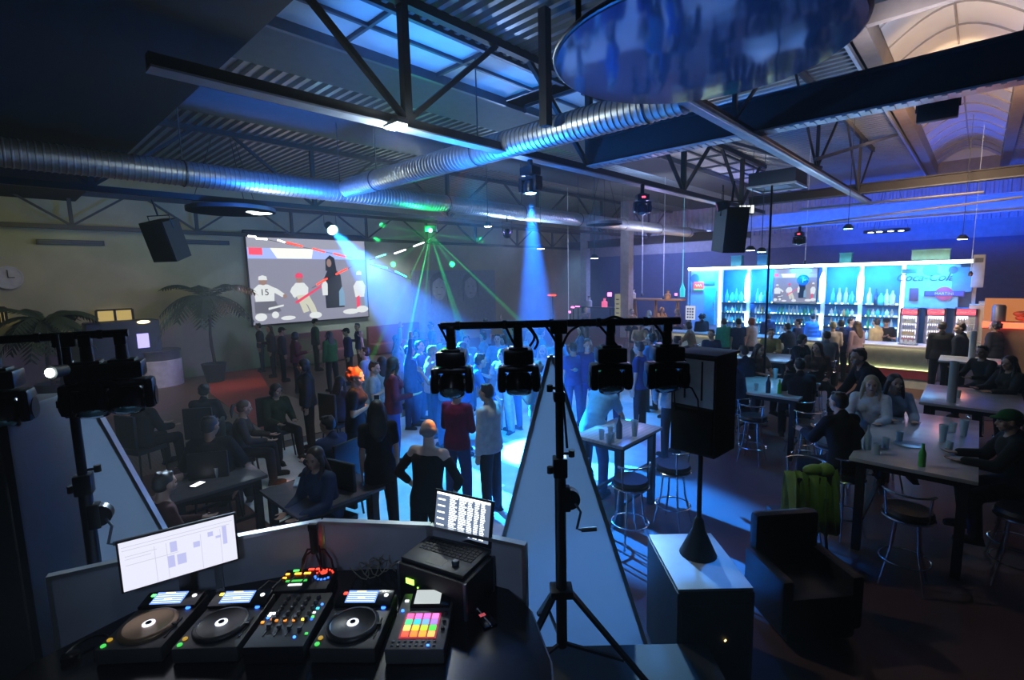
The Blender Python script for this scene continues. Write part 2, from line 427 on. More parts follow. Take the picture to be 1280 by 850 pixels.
# white front boards
tops = [(58, 720), (270, 674), (402, 650), (538, 655), (658, 680)]
P = [at(u, v, z=1.68) for u, v in tops]
for i, lb in enumerate(('leftmost white front board of the desk, behind the glowing monitor', 'white front board of the desk behind the red lit effects unit',
                        'white front board of the desk in the middle, left of the laptop', 'white front board of the desk at its right end behind the laptop')):
    a, b_ = P[i].copy(), P[i + 1].copy(); d = (b_ - a); L = d.length
    t = thing('front_board', lb, 'panel', (*((a + b_) / 2).xy, .5), math.atan2(d.y, d.x), 'white boards around the desk')
    q = MB(); q.box((0, 0, .585), (L - .012, .022, 1.16)); q.obj('board', M_panel, t)
    q = MB(); q.box((0, 0, 1.172), (L - .004, .04, .02))
    for s in (-1, 1): q.box((s * (L / 2 - .01), 0, .585), (.02, .036, 1.17))
    q.obj('edge_profile', mat('alu_profile', (.5, .53, .56), .3, .7), t)

# ---- helper for lit buttons
def G(c, s=6): return glow('lit_%d_%d_%d_%d' % (c[0] * 100, c[1] * 100, c[2] * 100, s * 10), c, s)
WHT, RED, ORG, YEL, GRN, BLU, CYN, PNK, VIO = (.9, .95, 1), (1, .04, .02), (1, .3, .03), (1, .6, .05), (.1, 1, .15), (.03, .15, 1), (.05, .75, 1), (1, .15, .6), (.55, .2, 1)
M_cdj = mat('player_housing', (.07, .068, .066), .42, .3)
M_jog = mat('jog_black', (.03, .03, .032), .35, .4)
M_jogwarm = mat('jog_warm_lit', (.30, .20, .12), .35, .6)  # warm light falling on the jog wheel, put into its colour
def btn(par, x, y, z, col, w=.014, d=.010, s=6, name='button', rnd_=False):
    q = MB()
    if rnd_: q.lathe([(w / 2, 0), (w / 2, .004), (w / 2.4, .006)], (x, y, z), 12)
    else: q.box((x, y, z + .003), (w, d, .006), bev=.001)
    return q.obj(name, G(col, s) if col else M_steel, par)
def player(label, r, f, jog, rz=0.0, side=GRN, w=.285, dd=.37):
    t = thing('media_player', label, 'media player', stage(r, f, ZT), YAW + rz, 'players on the desk')
    q = MB(); q.box((0, 0, .04), (w, dd, .07), bev=.008)
    for sx in (-1, 1):
        for sy in (-1, 1): q.cyl((sx * w * .4, sy * dd * .4, 0), (sx * w * .4, sy * dd * .4, .01), .012)
    q.obj('housing', M_cdj, t)
    tilt = Matrix.Rotation(R(10), 3, 'X')
    q = MB(); q.box((0, dd * .34, .084), (w * .96, dd * .26, .03), tilt, bev=.004); hp = q.obj('display_hood', M_gloss, t)
    c = Vector((-.015, dd * .345, .1005))
    q = MB(); q.box(c, (w * .52, dd * .20, .003), tilt); sc = q.obj('display', glow('display_blue', (.20, .38, 1), 1.3), t)
    q = MB(); q.mi = 0
    for k_ in range(5): q.box(c + tilt @ Vector((0, -.028 + .013 * k_, .0022)), (w * .48, .0022, .001), tilt)
    q.obj('display_lines', glow('display_white', (.85, .9, 1), 2.2), sc)
    q = MB(); q.box(c + tilt @ Vector((-.01, .03, .003)), (w * .16, .006, .001), tilt); q.box(c + tilt @ Vector((.0, -.01, .003)), (w * .12, .008, .001), tilt); q.obj('display_wave', glow('display_yellow', (1, .75, .2), 2), sc)
    q = MB(); q.lathe([(.118, .0), (.118, .012), (.112, .018), (.100, .020), (.096, .017), (.0, .017)], (0, -.045, .074), 40); j = q.obj('jog_wheel', jog, t)
    q = MB(); q.lathe([(.026, .0), (.026, .004), (.0, .005)], (0, -.045, .090), 24); q.obj('jog_display', glow('jog_white', (.75, .8, 1), 2.0), j)
    q = MB(); q.lathe([(.013, .0), (.013, .003), (.009, .003), (.009, .0)], (0, -.045, .095), 20); q.obj('jog_ring', M_blk, j)
    btn(t, -w * .36, dd * .40, .10, side, .018, .016, 4); btn(t, w * .37, .075, .078, BLU, .022, .022, 4, rnd_=True)
    btn(t, w * .36, dd * .37, .1, WHT, .022, .022, 1.5, 'knob', True)
    btn(t, -w * .41, -dd * .34, .076, YEL, .022, .022, .5, 'cue_button', True); btn(t, -w * .41, -dd * .44, .076, GRN, .022, .022, .8, 'play_button', True)
    for k_ in (0, 1): btn(t, -w * .40 + k_ * .028, .085, .077, YEL if side != GRN else ORG, .018, .010, 3 if side != GRN else .15)
    q = MB(); q.box((w * .42, -.06, .078), (.006, .13, .004)); q.box((w * .42, -.05, .086), (.022, .012, .014)); q.obj('tempo_slider', M_blk, t)
    return t
player('bronze jog wheel media player at the left end of the desk, green lit button', -1.71, 2.16, M_jogwarm, R(2), GRN)
player('black jog wheel media player, second from the left, between bronze player and mixer', -1.37, 2.155, M_jog, R(1), YEL)
player('black jog wheel media player beside the colourful pad sampler, red lit button', -.755, 2.135, M_jog, R(-2), RED)
# mixer
t = thing('dj_mixer', 'black mixer with rows of knobs and tiny lit buttons between the players', 'mixer', stage(-1.06, 2.14, ZT), YAW)
q = MB(); q.box((0, 0, .045), (.26, .37, .08), bev=.006); q.obj('housing', M_blk, t)
for i in range(4):
    for j in range(5):
        q = MB(); x, y = -.075 + i * .05, .14 - j * .038; q.lathe([(.011, 0), (.010, .012), (.007, .016)], (x, y, .085), 10); q.cyl((x, y, .1), (x, y + .008, .1015), .0015)
        q.obj('knob', M_cdj, t)
    q = MB(); q.box((-.075 + i * .05, -.08, .087), (.004, .08, .003)); q.box((-.075 + i * .05, -.06 - .008 * i, .094), (.018, .012, .014)); q.obj('fader', M_cdj, t)
for x, y, c, s in ((-.11, .03, WHT, 3), (-.095, .03, WHT, 3), (-.11, .015, WHT, 3), (-.11, -.0, BLU, 4), (-.12, -.03, ORG, 2), (-.085, -.01, ORG, 1), (-.06, -.02, ORG, 1.2), (-.02, -.02, ORG, 1.5), (.02, -.02, ORG, 1.5), (.06, -.015, YEL, 4),
                   (.11, .09, BLU, 4), (.1, .06, CYN, 2), (.095, .03, WHT, 1.5), (.1, .0, GRN, 1.5), (.1, -.015, BLU, 2), (.07, -.13, BLU, 5), (.115, -.11, GRN, .8)):
    btn(t, x, y, .085, c, .013, .010, s, 'button', c == BLU)
# pad sampler
t = thing('pad_sampler', 'grey pad controller with a four by four grid of rainbow lit pads', 'sampler', stage(-.445, 2.125, ZT), YAW + R(-1))
q = MB(); q.box((0, 0, .04), (.255, .38, .07), bev=.007); q.obj('housing', mat('sampler_housing', (.13, .13, .135), .45, .3), t)
padc = [[(1, .15, .5), (.9, .2, .9), (.8, .2, 1), (1, .25, .8)], [(.1, .9, .35), (.05, .7, .8), (.2, .5, 1), (.45, .25, 1)], [(.9, .85, .2), (1, .75, .05), (.6, .8, .05), (.1, .85, .1)], [(1, .12, .06), (1, .3, .05), (1, .45, .05), (1, .6, .15)]]
q = MB(); q.box((.0, -.045, .0765), (.165, .165, .003)); bz = q.obj('pad_bed', glow('pad_bed_red', (1, .05, .12), .35), t)
for j in range(4):
    for i in range(4):
        q = MB(); q.box((-.058 + i * .039, .013 - j * .039, .080), (.032, .032, .008), bev=.003); q.obj('pad', G(padc[j][i], 1.25), t)
q = MB(); q.box((.02, .125, .088), (.19, .10, .022), Matrix.Rotation(R(9), 3, 'X'), bev=.003); hd = q.obj('display_hood', M_gloss, t)
q = MB(); q.box((.005, .125, .1005), (.125, .085, .003), Matrix.Rotation(R(9), 3, 'X')); q.obj('display', glow('sampler_display', (.65, .72, .72), .9), hd)
for k_ in range(8):
    for j in range(2): btn(t, -.1 + k_ * .026, -.145 - j * .024, .074, None if (k_, j) != (6, 1) else BLU, .012, .007, 5)
btn(t, -.105, .055, .076, BLU, .016, .016, 4, rnd_=True); btn(t, -.10, .125, .076, WHT, .02, .014, 1.2); btn(t, .075, .155, .1, WHT, .022, .012, 1.5)
q = MB()
for j in range(3): q.lathe([(.009, 0), (.008, .014)], (.105, .03 - j * .05, .075), 10)
q.obj('knob', M_blk, t)
# effects unit
t = thing('effects_unit', 'small black effects unit with orange, red and blue lit buttons behind the mixer', 'effects unit', stage(-1.13, 2.475, ZT), YAW + R(3))
q = MB(); q.box((0, 0, .035), (.27, .19, .06), bev=.006); q.obj('housing', M_blk, t)
for x, y, c, s, w in ((-.115, .05, ORG, 4, .02), (-.118, .015, ORG, 4, .02), (-.06, .05, ORG, 4, .035), (-.01, .05, ORG, 4, .035), (-.08, .08, GRN, 2, .03), (.0, .085, RED, 4, .03), (.04, .085, RED, 4, .03),
                   (-.04, -.05, WHT, 1.6, .07), (-.03, -.015, GRN, .7, .08), (-.09, -.015, GRN, .7, .02)): btn(t, x, y, .064, c, w, .012, s)
q = MB(); q.lathe([(.026, 0), (.026, .01), (.02, .014)], (.085, .03, .064), 20); d_ = q.obj('dial', M_gloss, t)
q = MB(); q.lathe([(.018, .014), (.018, .017), (.010, .017), (.010, .014)], (.085, .03, .064), 20); q.obj('dial_ring', G(RED, 3), d_)
for k_ in range(7): a = R(20 + 23 * k_); btn(t, .085 + .045 * cos(a), .03 + .045 * sin(a), .064, RED, .008, .008, 3)
for k_ in range(6): a = R(200 + 23 * k_); btn(t, .085 + .045 * cos(a), .03 + .045 * sin(a), .064, BLU, .010, .010, 3)

# monitor with the white document page
zb = 1.60; pl, pr = at(155, 740, z=zb), at(297, 698, z=zb); d_ = pr - pl; L = d_.length; mid = (pl + pr) / 2
top = at(222, 661, d=mid.dot(FWD)); H = top.z - zb
t = thing('computer_monitor', 'slim monitor glowing white with a document page, angled at the desk end', 'monitor', (mid.x, mid.y, ZT), math.atan2(d_.y, d_.x))
q = MB(); q.box((0, .012, zb - ZT + H / 2), (L + .02, .02, H + .02), bev=.004); q.obj('casing', M_blk, t)
q = MB(); q.box((0, -.0005, zb - ZT + H / 2), (L, .006, H)); sc = q.obj('screen', glow('screen_white', (.84, .85, 1), 1.02), t)
q = MB(); hz = zb - ZT
for x0, x1, z0, z1 in ((-.48, .48, .90, .905), (-.48, .45, .83, .835), (-.46, -.20, .70, .71), (-.46, -.25, .64, .648), (-.46, -.02, .52, .523)):
    q.box(((x0 + x1) / 2 * L, -.0042, hz + (z0 + z1) / 2 * H), ((x1 - x0) * L, .001, max(.0026, (z1 - z0) * H)))
for x in (-.22, -.12, .18, .36): q.box((x * L, -.0042, hz + .4 * H), (.0022, .001, .75 * H))
q.obj('screen_rules', glow('screen_grey', (.62, .62, .72), 1.0), sc)
for x, z, w_, h_ in ((-.06, .66, .06, .22), (.0, .36, .08, .22), (-.09, .36, .06, .25), (.14, .58, .06, .12), (.27, .72, .05, .1), (.34, .62, .05, .05), (.40, .62, .04, .40)):
    q = MB(); q.box((x * L, -.0044, hz + z * H), (w_ * L, .001, h_ * H)); q.obj('screen_block', glow('screen_lilac', (.52, .54, .86), 1.05), sc)
q = MB(); q.box((0, .035, (zb - ZT) / 2 + .05), (.05, .02, zb - ZT + .1)); q.box((0, .03, .006), (.20, .15, .012), bev=.004); q.obj('stand', M_blk, t)

# flight case with rack unit under the laptop
ang = math.atan2(-.19, .35)
t = thing('equipment_case', 'black equipment case with a small green display beneath the laptop', 'case', stage(-.37, 2.42, ZT), YAW + ang)
q = MB(); q.box((0, 0, .095), (.42, .27, .19), bev=.006); q.obj('case_body', M_blk, t)
q = MB(); q.box((-.13, -.137, .11), (.05, .004, .028)); q.obj('display', G((.35, 1, .1), 3), t)
q = MB(); q.box((-.08, -.137, .09), (.006, .004, .006)); q.obj('indicator', G((.35, 1, .1), 3), t)
for s in (-1, 1):
    for y_ in (-.13, .13): q = MB(); q.box((s * .205, y_, .095), (.015, .015, .19)); q.obj('corner_profile', M_steel, t)
t = thing('laptop', 'open black laptop showing a bright track list, standing on the black case', 'laptop', stage(-.37, 2.45, ZT + .19), YAW + ang)
q = MB(); q.box((0, 0, .010), (.39, .265, .018), bev=.004); q.obj('base', mat('laptop_base', (.05, .055, .06), .4, .4), t)
q = MB()
for j in range(5):
    for i in range(13): q.box((-.156 + i * .026, .085 - j * .024, .0205), (.021, .019, .003))
q.obj('keyboard', M_blk, t)
q = MB(); q.box((0, -.085, .0195), (.10, .06, .001)); q.obj('touchpad', M_cdj, t)
T = Matrix.Rotation(R(-12), 3, 'X'); o_ = Vector((0, .13, .022))
q = MB(); q.box(o_ + T @ Vector((0, 0, .125)), (.39, .010, .25), T, bev=.003); lid = q.obj('lid', M_blk, t)
q = MB(); q.box(o_ + T @ Vector((0, -.006, .130)), (.355, .002, .215), T); s_ = q.obj('screen', glow('laptop_screen', (.16, .22, .34), 1.0), lid)
q = MB(); rl = random.Random(3)
for j in range(17):
    z = .035 + j * .0115
    for x0, x1 in ((-.085, -.03), (-.022, .03), (.035, .07), (.08, .11), (.12, .15)):
        e = x0 + (x1 - x0) * rl.uniform(.6, 1); q.box(o_ + T @ Vector(((x0 + e) / 2, -.0076, z)), (e - x0, .001, .0066), T)
q.box(o_ + T @ Vector((0, -.0076, .232)), (.35, .001, .012), T)
for j in range(5): q.box(o_ + T @ Vector((-.14, -.0076, .06 + j * .035)), (.05, .001, .008), T)
q.obj('track_list', glow('laptop_text', (.85, .92, 1), 2.4), s_)
# webcam-like knob on the laptop
t = thing('usb_receiver', 'small grey rounded knob lying on the laptop keyboard edge', 'receiver', stage(-.31, 2.34, ZT + .2105), YAW)
q = MB(); q.lathe([(.018, 0), (.020, .012), (.014, .022), (0, .024)], (0, 0, 0), 16); q.obj('shell', M_steel, t)
# phone, pen, little tripod, cables
t = thing('mobile_phone', 'dark phone with a faint red glow lying on the desk right of the laptop', 'phone', stage(-.165, 2.215, ZT), YAW + R(30))
q = MB(); q.box((0, 0, .005), (.07, .14, .009), bev=.003); q.obj('body', M_gloss, t)
q = MB(); q.box((0, .02, .0102), (.03, .02, .001)); q.obj('lock_icon', G((1, .15, .2), .5), t)
q = MB(); a = at(593, 757, z=ZT + .006); b_ = at(613, 781, z=ZT + .006); q.cyl(a, b_, .005, .005, 10); q.cyl(b_, b_ + (b_ - a).normalized() * .015, .005, .001, 10)
tag(q.obj('pen', M_white), 'white pen lying on the black desk below the phone', 'pen')
t = thing('table_tripod', 'black spider-legged table tripod behind the effects unit', 'tripod', stage(-1.12, 2.585, ZT), YAW)
for k_ in range(5):
    a = R(72 * k_ + 15); q = MB(); q.tube([(0, 0, .17), (.05 * cos(a), .05 * sin(a), .16), (.085 * cos(a), .085 * sin(a) * .7, .10), (.10 * cos(a), .10 * sin(a) * .6, .005)], .006, 6); q.obj('leg', M_blk, t)
q = MB(); q.cyl((0, 0, .15), (0, 0, .30), .02, .024); q.box((0, 0, .30), (.05, .03, .04), bev=.006); q.obj('head', M_blk, t)
q = MB(); a0 = at(436, 728, z=ZT + .02); rr = random.Random(5)
for k_ in range(5):
    pts = []; c = at(450 + k_ * 12, 722 - 3 * k_, z=ZT + .01)
    for i in range(14): w = i / 13 * 2 * pi * 1.2 + k_; pts.append(c + Vector((.06 * cos(w), .045 * sin(w), .012 + .03 * (1 + sin(w * 1.7 + k_)))))
    q.tube(pts, .0032, 6)
tag(q.obj('audio_cables', mat('cable_grey', (.30, .28, .2), .6)), 'tangle of thin pale audio cables behind the third player', 'cables', kind='stuff')
q = MB()
for k_ in range(5):
    a, b_ = at(322 + k_ * 18, 738 - 3 * k_, z=ZT + .1), at(350 + k_ * 14, 728 - 2 * k_, z=ZT + .015); m_ = (a + b_) / 2 + Vector((0, 0, .03)); q.tube([a, m_, b_], .0035, 6)
tag(q.obj('audio_cables', mat('cable_dark', (.12, .12, .12), .6)), 'dark plug leads rising from the back of the mixer', 'cables', kind='stuff')
# headphones hooked at left end
t = thing('headphones', 'black headphones with gold-lit ear cups lying at the left end of the desk', 'headphones', stage(-1.93, 2.03, ZT), YAW + R(20))
for s in (-1, 1):
    q = MB(); q.lathe([(.03, 0), (.036, .012), (.034, .03), (.02, .036)], (s * .06, 0, .0), 18); e_ = q.obj('ear_cup', M_gloss, t)
q = MB(); q.tube([(-.06, .0, .03)] + [(.075 * cos(w), .10 * sin(w) + .0, .03) for w in [pi - pi * i / 10 for i in range(11)]] + [(.06, 0, .03)], .007, 6); q.obj('headband', M_blk, t)

# ---------------------------------------------------------------- moving heads on T stands
M_fixt = mat('fixture_black', (.006, .006, .008), .28, var=0)
M_lens = mat('fixture_lens', (.10, .25, .30), .05, .3, var=0)
def moving_head(label, loc, rz, tiltx=20, cat='stage light', group=None, lens=None, k=1.0, name='moving_head_light', led=None):
    """hangs from its origin"""
    t = thing(name, label, cat, loc, rz, group); t.scale = (k,) * 3
    q = MB(); q.box((0, 0, -.01), (.05, .05, .06), bev=.006); q.cyl((0, 0, -.03), (0, 0, -.13), .026, .03, 12); q.obj('clamp', M_fixt, t)
    q = MB(); q.box((0, 0, -.165), (.17, .15, .085), bev=.014); q.box((0, 0, -.12), (.11, .10, .02), bev=.005); q.obj('base_box', M_fixt, t)
    q = MB(); q.cyl((0, 0, -.205), (0, 0, -.225), .055); q.box((0, 0, -.235), (.20, .11, .035), bev=.015)
    for s in (-1, 1):
        q.box((s * .098, 0, -.295), (.045, .12, .155), bev=.022); q.cyl((s * .07, 0, -.315), (s * .124, 0, -.315), .05)
    q.obj('yoke', M_fixt, t)
    T = Matrix.Rotation(R(tiltx), 3, 'X'); c = Vector((0, 0, -.315))
    q = MB(); q.lathe([(.03, .07), (.056, .062), (.073, .02), (.076, -.045), (.072, -.068), (.066, -.07), (.06, -.062)], c, 28, T); q.sph(c + T @ Vector((0, 0, .01)), (.075, .075, .07), 20); h_ = q.obj('head', M_fixt, t)
    q = MB(); q.lathe([(.0, -.062), (.060, -.062), (.050, -.074), (.028, -.080), (.0, -.083)], c, 24, T); q.obj('lens', lens or M_lens, h_)
    for s in range(4):
        w_ = R(40 + 35 * s); q = MB(); q.sph(c + T @ Vector((.055 * cos(w_), -.055 * sin(w_) , -.066)), (.007, .007, .004), 8); q.obj('led', mat('led_glass', (.4, .5, .5), .05, .8, var=0), h_)
    if led:
        q = MB(); q.box((0, -.078, -.165), (.05, .006, .02)); q.obj('status_display', led, t)
    return t
def tstand(rp, fp, span, rzb, label, blabel_l, crank_side=1):
    t = thing('light_stand', label, 'stand', stage(rp, fp, .5), YAW + rzb)
    q = MB(); q.cyl((0, 0, .25), (0, 0, 1.45), .034); q.cyl((0, 0, 1.45), (0, 0, 2.25), .024); q.box((0, 0, 1.42), (.085, .085, .12), bev=.01); q.box((0, 0, 1.85), (.07, .07, .06), bev=.01); q.obj('mast', M_blacksteel, t)
    for x, z in ((-.055, 1.90), (.07, 1.50), (-.06, 1.40)):
        q = MB(); q.cyl((0, 0, z), (x, 0, z), .008); q.cyl((x, -.0, z - .02), (x, 0, z + .02), .018, .018, 10); q.obj('knob', M_rubber, t)
    q = MB(); q.box((0, 0, .62), (.14, .12, .05), bev=.01); q.obj('collar', M_blacksteel, t)
    for k_ in range(3):
        a = R(-20 + 120 * k_); ex, ey = .62 * cos(a), .62 * sin(a)
        q = MB(); q.bar((.06 * cos(a), .06 * sin(a), .62), (ex, ey, .03), .035, .022); q.sph((ex, ey, .025), .025, 8); q.obj('leg', M_blacksteel, t)
        q = MB(); q.bar((.03 * cos(a), .03 * sin(a), .27), (ex * .62, ey * .62, .25), .018); q.obj('brace', M_blacksteel, t)
    # winch and crank
    c = Vector((.055 * crank_side, 0, 1.22)); q = MB(); q.cyl(c + Vector((0, -.03, 0)), c + Vector((0, .03, 0)), .062, .062, 20); q.box((.03 * crank_side, 0, 1.22), (.06, .07, .15), bev=.01); q.obj('winch', M_blacksteel, t)
    q = MB(); q.tube([c + Vector((.03 * crank_side, -.03, -.02)), c + Vector((.06 * crank_side, -.06, -.06)), c + Vector((.035 * crank_side, -.07, -.16)), c + Vector((.06 * crank_side, -.075, -.165))], .008, 6)
    q.cyl(c + Vector((.06 * crank_side, -.075, -.165)), c + Vector((.15 * crank_side, -.085, -.155)), .013); q.obj('crank', M_steel, t)
    q = MB(); q.cyl((span[0], 0, 2.28), (span[1], 0, 2.28), .022); q.box((0, 0, 2.26), (.10, .06, .08), bev=.01)
    xs = span[0] + .1
    while xs < span[1]: q.cyl((xs - .012, 0, 2.28), (xs + .012, 0, 2.28), .027); xs += .27
    q.obj('crossbar', M_blacksteel, t)
    return t
MHZ = 2.79
tstand(.27, 2.85, (-.68, .70), 0, 'black tripod light stand with a crossbar, in front of the right white triangle', '')
for u, lb, tx in ((563, 'black moving head light hanging at the left end of the right crossbar', -38), (647, 'black moving head light, second from the left on the right crossbar', -30),
              (763, 'black moving head light just right of the mast on the right crossbar', -35), (834, 'black moving head light hanging at the right end of the right crossbar', -32)):
    p = at(u, 402, d=2.85); x = rf(p)[0]
    moving_head(lb, stage(x, 2.85, .5 + 2.28 - .02), YAW, tx, group='moving heads on the crossbars')
q = MB()
def cable(pts, r=.007, sub=8):
    P_ = [Vector(p) for p in pts]; out = []
    for i in range(len(P_) - 1):
        p0, p1, p2, p3 = P_[max(i - 1, 0)], P_[i], P_[i + 1], P_[min(i + 2, len(P_) - 1)]
        for j in range(sub):
            t_ = j / sub; out.append(.5 * ((2 * p1) + (-p0 + p2) * t_ + (2 * p0 - 5 * p1 + 4 * p2 - p3) * t_ ** 2 + (-p0 + 3 * p1 - 3 * p2 + p3) * t_ ** 3))
    out.append(P_[-1]); q.tube(out, r, 6)
for pts in (((630, 404), (640, 425), (646, 433)), ((655, 404), (668, 420), (662, 433)), ((660, 404), (672, 425), (668, 437)), ((680, 404), (695, 428), (700, 450), (704, 500), (709, 560)), ((735, 402), (712, 415), (700, 440)), ((745, 402), (765, 425), (772, 433)), ((752, 402), (768, 396), (785, 402)), ((548, 405), (556, 420), (562, 433)), ((815, 401), (828, 418), (830, 430))):
    cable([at(u, v, d=2.82) for u, v in pts])
tag(q.obj('power_cables', M_rubber), 'black power leads looping under the right crossbar down to the moving heads', 'cables', kind='stuff')
p = rf(at(78, 409, d=2.75))
tstand(p[0], 2.75, (-.75, .29), R(28), 'black tripod light stand at the left edge, in front of the left white triangle', '', 1)
ca, sa = cos(R(28)), sin(R(28))
for x, lb in ((.09, 'black moving head light close to the mast on the left crossbar'), (.25, 'black moving head light with glinting rings at the right end of the left crossbar'), (-.3, 'black moving head light on the left crossbar beyond its mast')):
    moving_head(lb, stage(p[0] + x * ca, 2.75 + x * sa, .5 + 2.26), YAW + R(28), -30, group='moving heads on the crossbars', k=1.15)

# white triangles
def sheet_mat():
    m = mat('stretch_sheet', (.62, .70, .80), .7, var=0); nt = m.node_tree
    if 'Translucent BSDF' not in nt.nodes:
        tr_ = nt.nodes.new('ShaderNodeBsdfTranslucent'); tr_.inputs[0].default_value = (.62, .70, .80, 1); mx = nt.nodes.new('ShaderNodeMixShader'); mx.inputs[0].default_value = .5
        nt.links.new(nt.nodes['Principled BSDF'].outputs[0], mx.inputs[1]); nt.links.new(tr_.outputs[0], mx.inputs[2]); nt.links.new(mx.outputs[0], nt.nodes['Material Output'].inputs[0])
    return m
def triangle(name, label, pts, d, bot=.03):
    c = Vector((sum(a for a, _ in pts) / len(pts), 0)); cx = c.x
    t = thing(name, label, 'panel', stage(cx, d, 0), YAW)
    q = MB(); q.prism([(a - cx, z) for a, z in pts], .006); q.obj('sheet', sheet_mat(), t)
    q = MB(); k_ = len(pts)
    for i in range(k_):
        a, b_ = pts[i], pts[(i + 1) % k_]; q.bar((a[0] - cx, -.0, a[1]), (b_[0] - cx, -.0, b_[1]), .045, .03)
    q.obj('edge_frame', mat('alu_profile', (.5, .53, .56), .3, .7), t)
    return t
A = at(689, 446, d=3.6); Rb = at(808, 808, d=3.6); Lb = at(632, 665, d=3.6)
ar, az = rf(A)[0], A.z; rr, rz_ = rf(Rb)[0], Rb.z; lr, lz = rf(Lb)[0], Lb.z
zb = .04; rr += (rz_ - zb) * (rr - ar) / (az - rz_); lr -= (lz - zb) * (ar - lr) / (az - lz)
triangle('white_triangle', 'tall white triangular panel behind the light stand right of the desk', [(lr, zb), (rr, zb), (ar + .012, az), (ar - .012, az)], 3.6)
A = at(84, 452, d=3.6); Rb = at(200, 655, d=3.6); ar, az = rf(A)[0], A.z; rr, rz_ = rf(Rb)[0], Rb.z
rr += (rz_ - zb) * (rr - ar) / (az - rz_)
triangle('white_triangle', 'tall white triangular panel behind the light stand at the left edge', [(ar - .45, zb), (rr, zb), (ar + .012, az), (ar - .012, az)], 3.6)

# black stack at the far left
t = thing('loudspeaker_stack', 'tall black loudspeaker cabinet filling the dark left edge', 'loudspeaker', stage(-3.05, 2.75, .5), YAW + R(12))
q = MB(); q.box((0, 0, .95), (.62, .5, 1.9), bev=.02); q.obj('cabinet', M_blk, t)
q = MB(); q.box((0, -.255, 1.0), (.54, .02, 1.7), bev=.005); q.obj('grille', M_rubber, t)
t = thing('signal_lamp', 'small round lamp glowing white in the dark left of the left mast', 'lamp', at(63, 466, d=2.36), YAW)
q = MB(); q.cyl((0, .0, 0), (0, .08, 0), .035, .028, 16); q.cyl((0, .06, 0), (0, .06, .18), .008, .008, 8); q.obj('housing', M_blk, t)
q = MB(); q.sph((0, -.004, 0), (.022, .012, .022), 14); q.obj('bulb', glow('bulb_white', (.85, 1, 1), 25), t)

# loudspeaker on pole over subwoofer, right of the high table
t = thing('subwoofer', 'black subwoofer box with a pale blue-lit lid carrying the loudspeaker pole', 'loudspeaker', stage(1.37, 3.55, 0), YAW)
q = MB(); q.box((0, 0, .43), (.54, .76, .86), bev=.015); q.obj('cabinet', M_blk, t)
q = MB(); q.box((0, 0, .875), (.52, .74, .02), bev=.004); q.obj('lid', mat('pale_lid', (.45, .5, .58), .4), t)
q = MB(); q.box((0, -.385, .42), (.48, .015, .7), bev=.004); q.obj('grille', M_rubber, t)
for x in (.06, .066): btn(t, x, -.40, .45 + x, (1, .7, .2), .006, .01, 6, 'indicator')
t = thing('speaker_pole', 'black pole and plinth between subwoofer lid and standing loudspeaker', 'pole', stage(1.41, 3.62, .886), YAW)
q = MB(); q.cyl((0, 0, 0), (0, 0, .86), .018); q.lathe([(.14, 0), (.13, .02), (.05, .2), (.035, .28), (.02, .3)], (0, 0, 0), 20); q.obj('shaft', M_blk, t)
t = thing('loudspeaker', 'tall black loudspeaker on a pole with a pale reflective left side', 'loudspeaker', stage(1.43, 3.62, 1.74), YAW - R(48))
q = MB(); poly = [(-.17, -.18), (.17, -.18), (.17, .14), (.10, .20), (-.10, .20), (-.17, .14)]; slabpoly(q, poly, 0, .72); q.box((0, 0, .73), (.35, .37, .02), bev=.006); q.obj('cabinet', M_blk, t)
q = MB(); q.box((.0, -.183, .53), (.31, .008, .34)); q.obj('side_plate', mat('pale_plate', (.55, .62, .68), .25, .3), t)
q = MB()
for x in (-.06, .07): q.box((x, -.1885, .55), (.012, .004, .28))
q.obj('plate_rail', M_blk, t)
q = MB(); q.box((0, -.186, .18), (.31, .012, .32), bev=.003); q.obj('grille', M_rubber, t)
q = MB(); q.tube([(-.13, -.19, .30), (-.13, -.215, .46), (-.06, -.24, .52), (.02, -.235, .50), (.06, -.22, .42), (.05, -.19, .34)], .006, 6); q.obj('cable', M_rubber, t)
# ================================================================ THE BAR
YB = 18.0
def bx(u, v=380): return at(u, v, y=YB).x
def bz(u, v): return at(u, v, y=YB).z
E_wht = glow('led_white', (.75, .92, 1), 9)
E_tube = glow('tube_white', (.78, .95, 1), 6)
M_cyanpane = mat('cyan_pane', (.10, .42, .75), .35)
M_barlit = mat('bar_back_lit', (.06, .22, .62), .45)  # blue of the bar lighting is also put into this panel colour
t = thing('back_bar', 'long brightly lit bar shelving with a white light strip along its top', 'bar shelving', (0, 0, 0))
x0, x1 = bx(862), bx(1213); zt = 3.2
q = MB(); q.box(((x0 + x1) / 2, YB + .42, zt / 2), (x1 - x0, .06, zt)); q.obj('back_panel', M_barlit, t)
q = MB(); q.box(((x0 + x1) / 2, YB + .2, zt + .02), (x1 - x0 + .1, .5, .06))
q.obj('top_board', M_steel, t)
q = MB(); q.box(((x0 + x1) / 2, YB - .07, zt + .0), (x1 - x0 + .1, .04, .09)); q.obj('light_strip', E_wht, t)
q = MB(); q.box((x1 + .05, YB + .2, zt / 2), (.08, .5, zt)); q.box((x0 - .03, YB + .2, zt / 2), (.06, .5, zt)); q.obj('end_panel', mat('end_panel', (.30, .32, .33), .6), t)
bays = [(903, 930), (940, 965), (967, 1024), (1034, 1070), (1080, 1121)]
shz = [.95, 1.28, 1.62, 1.98]
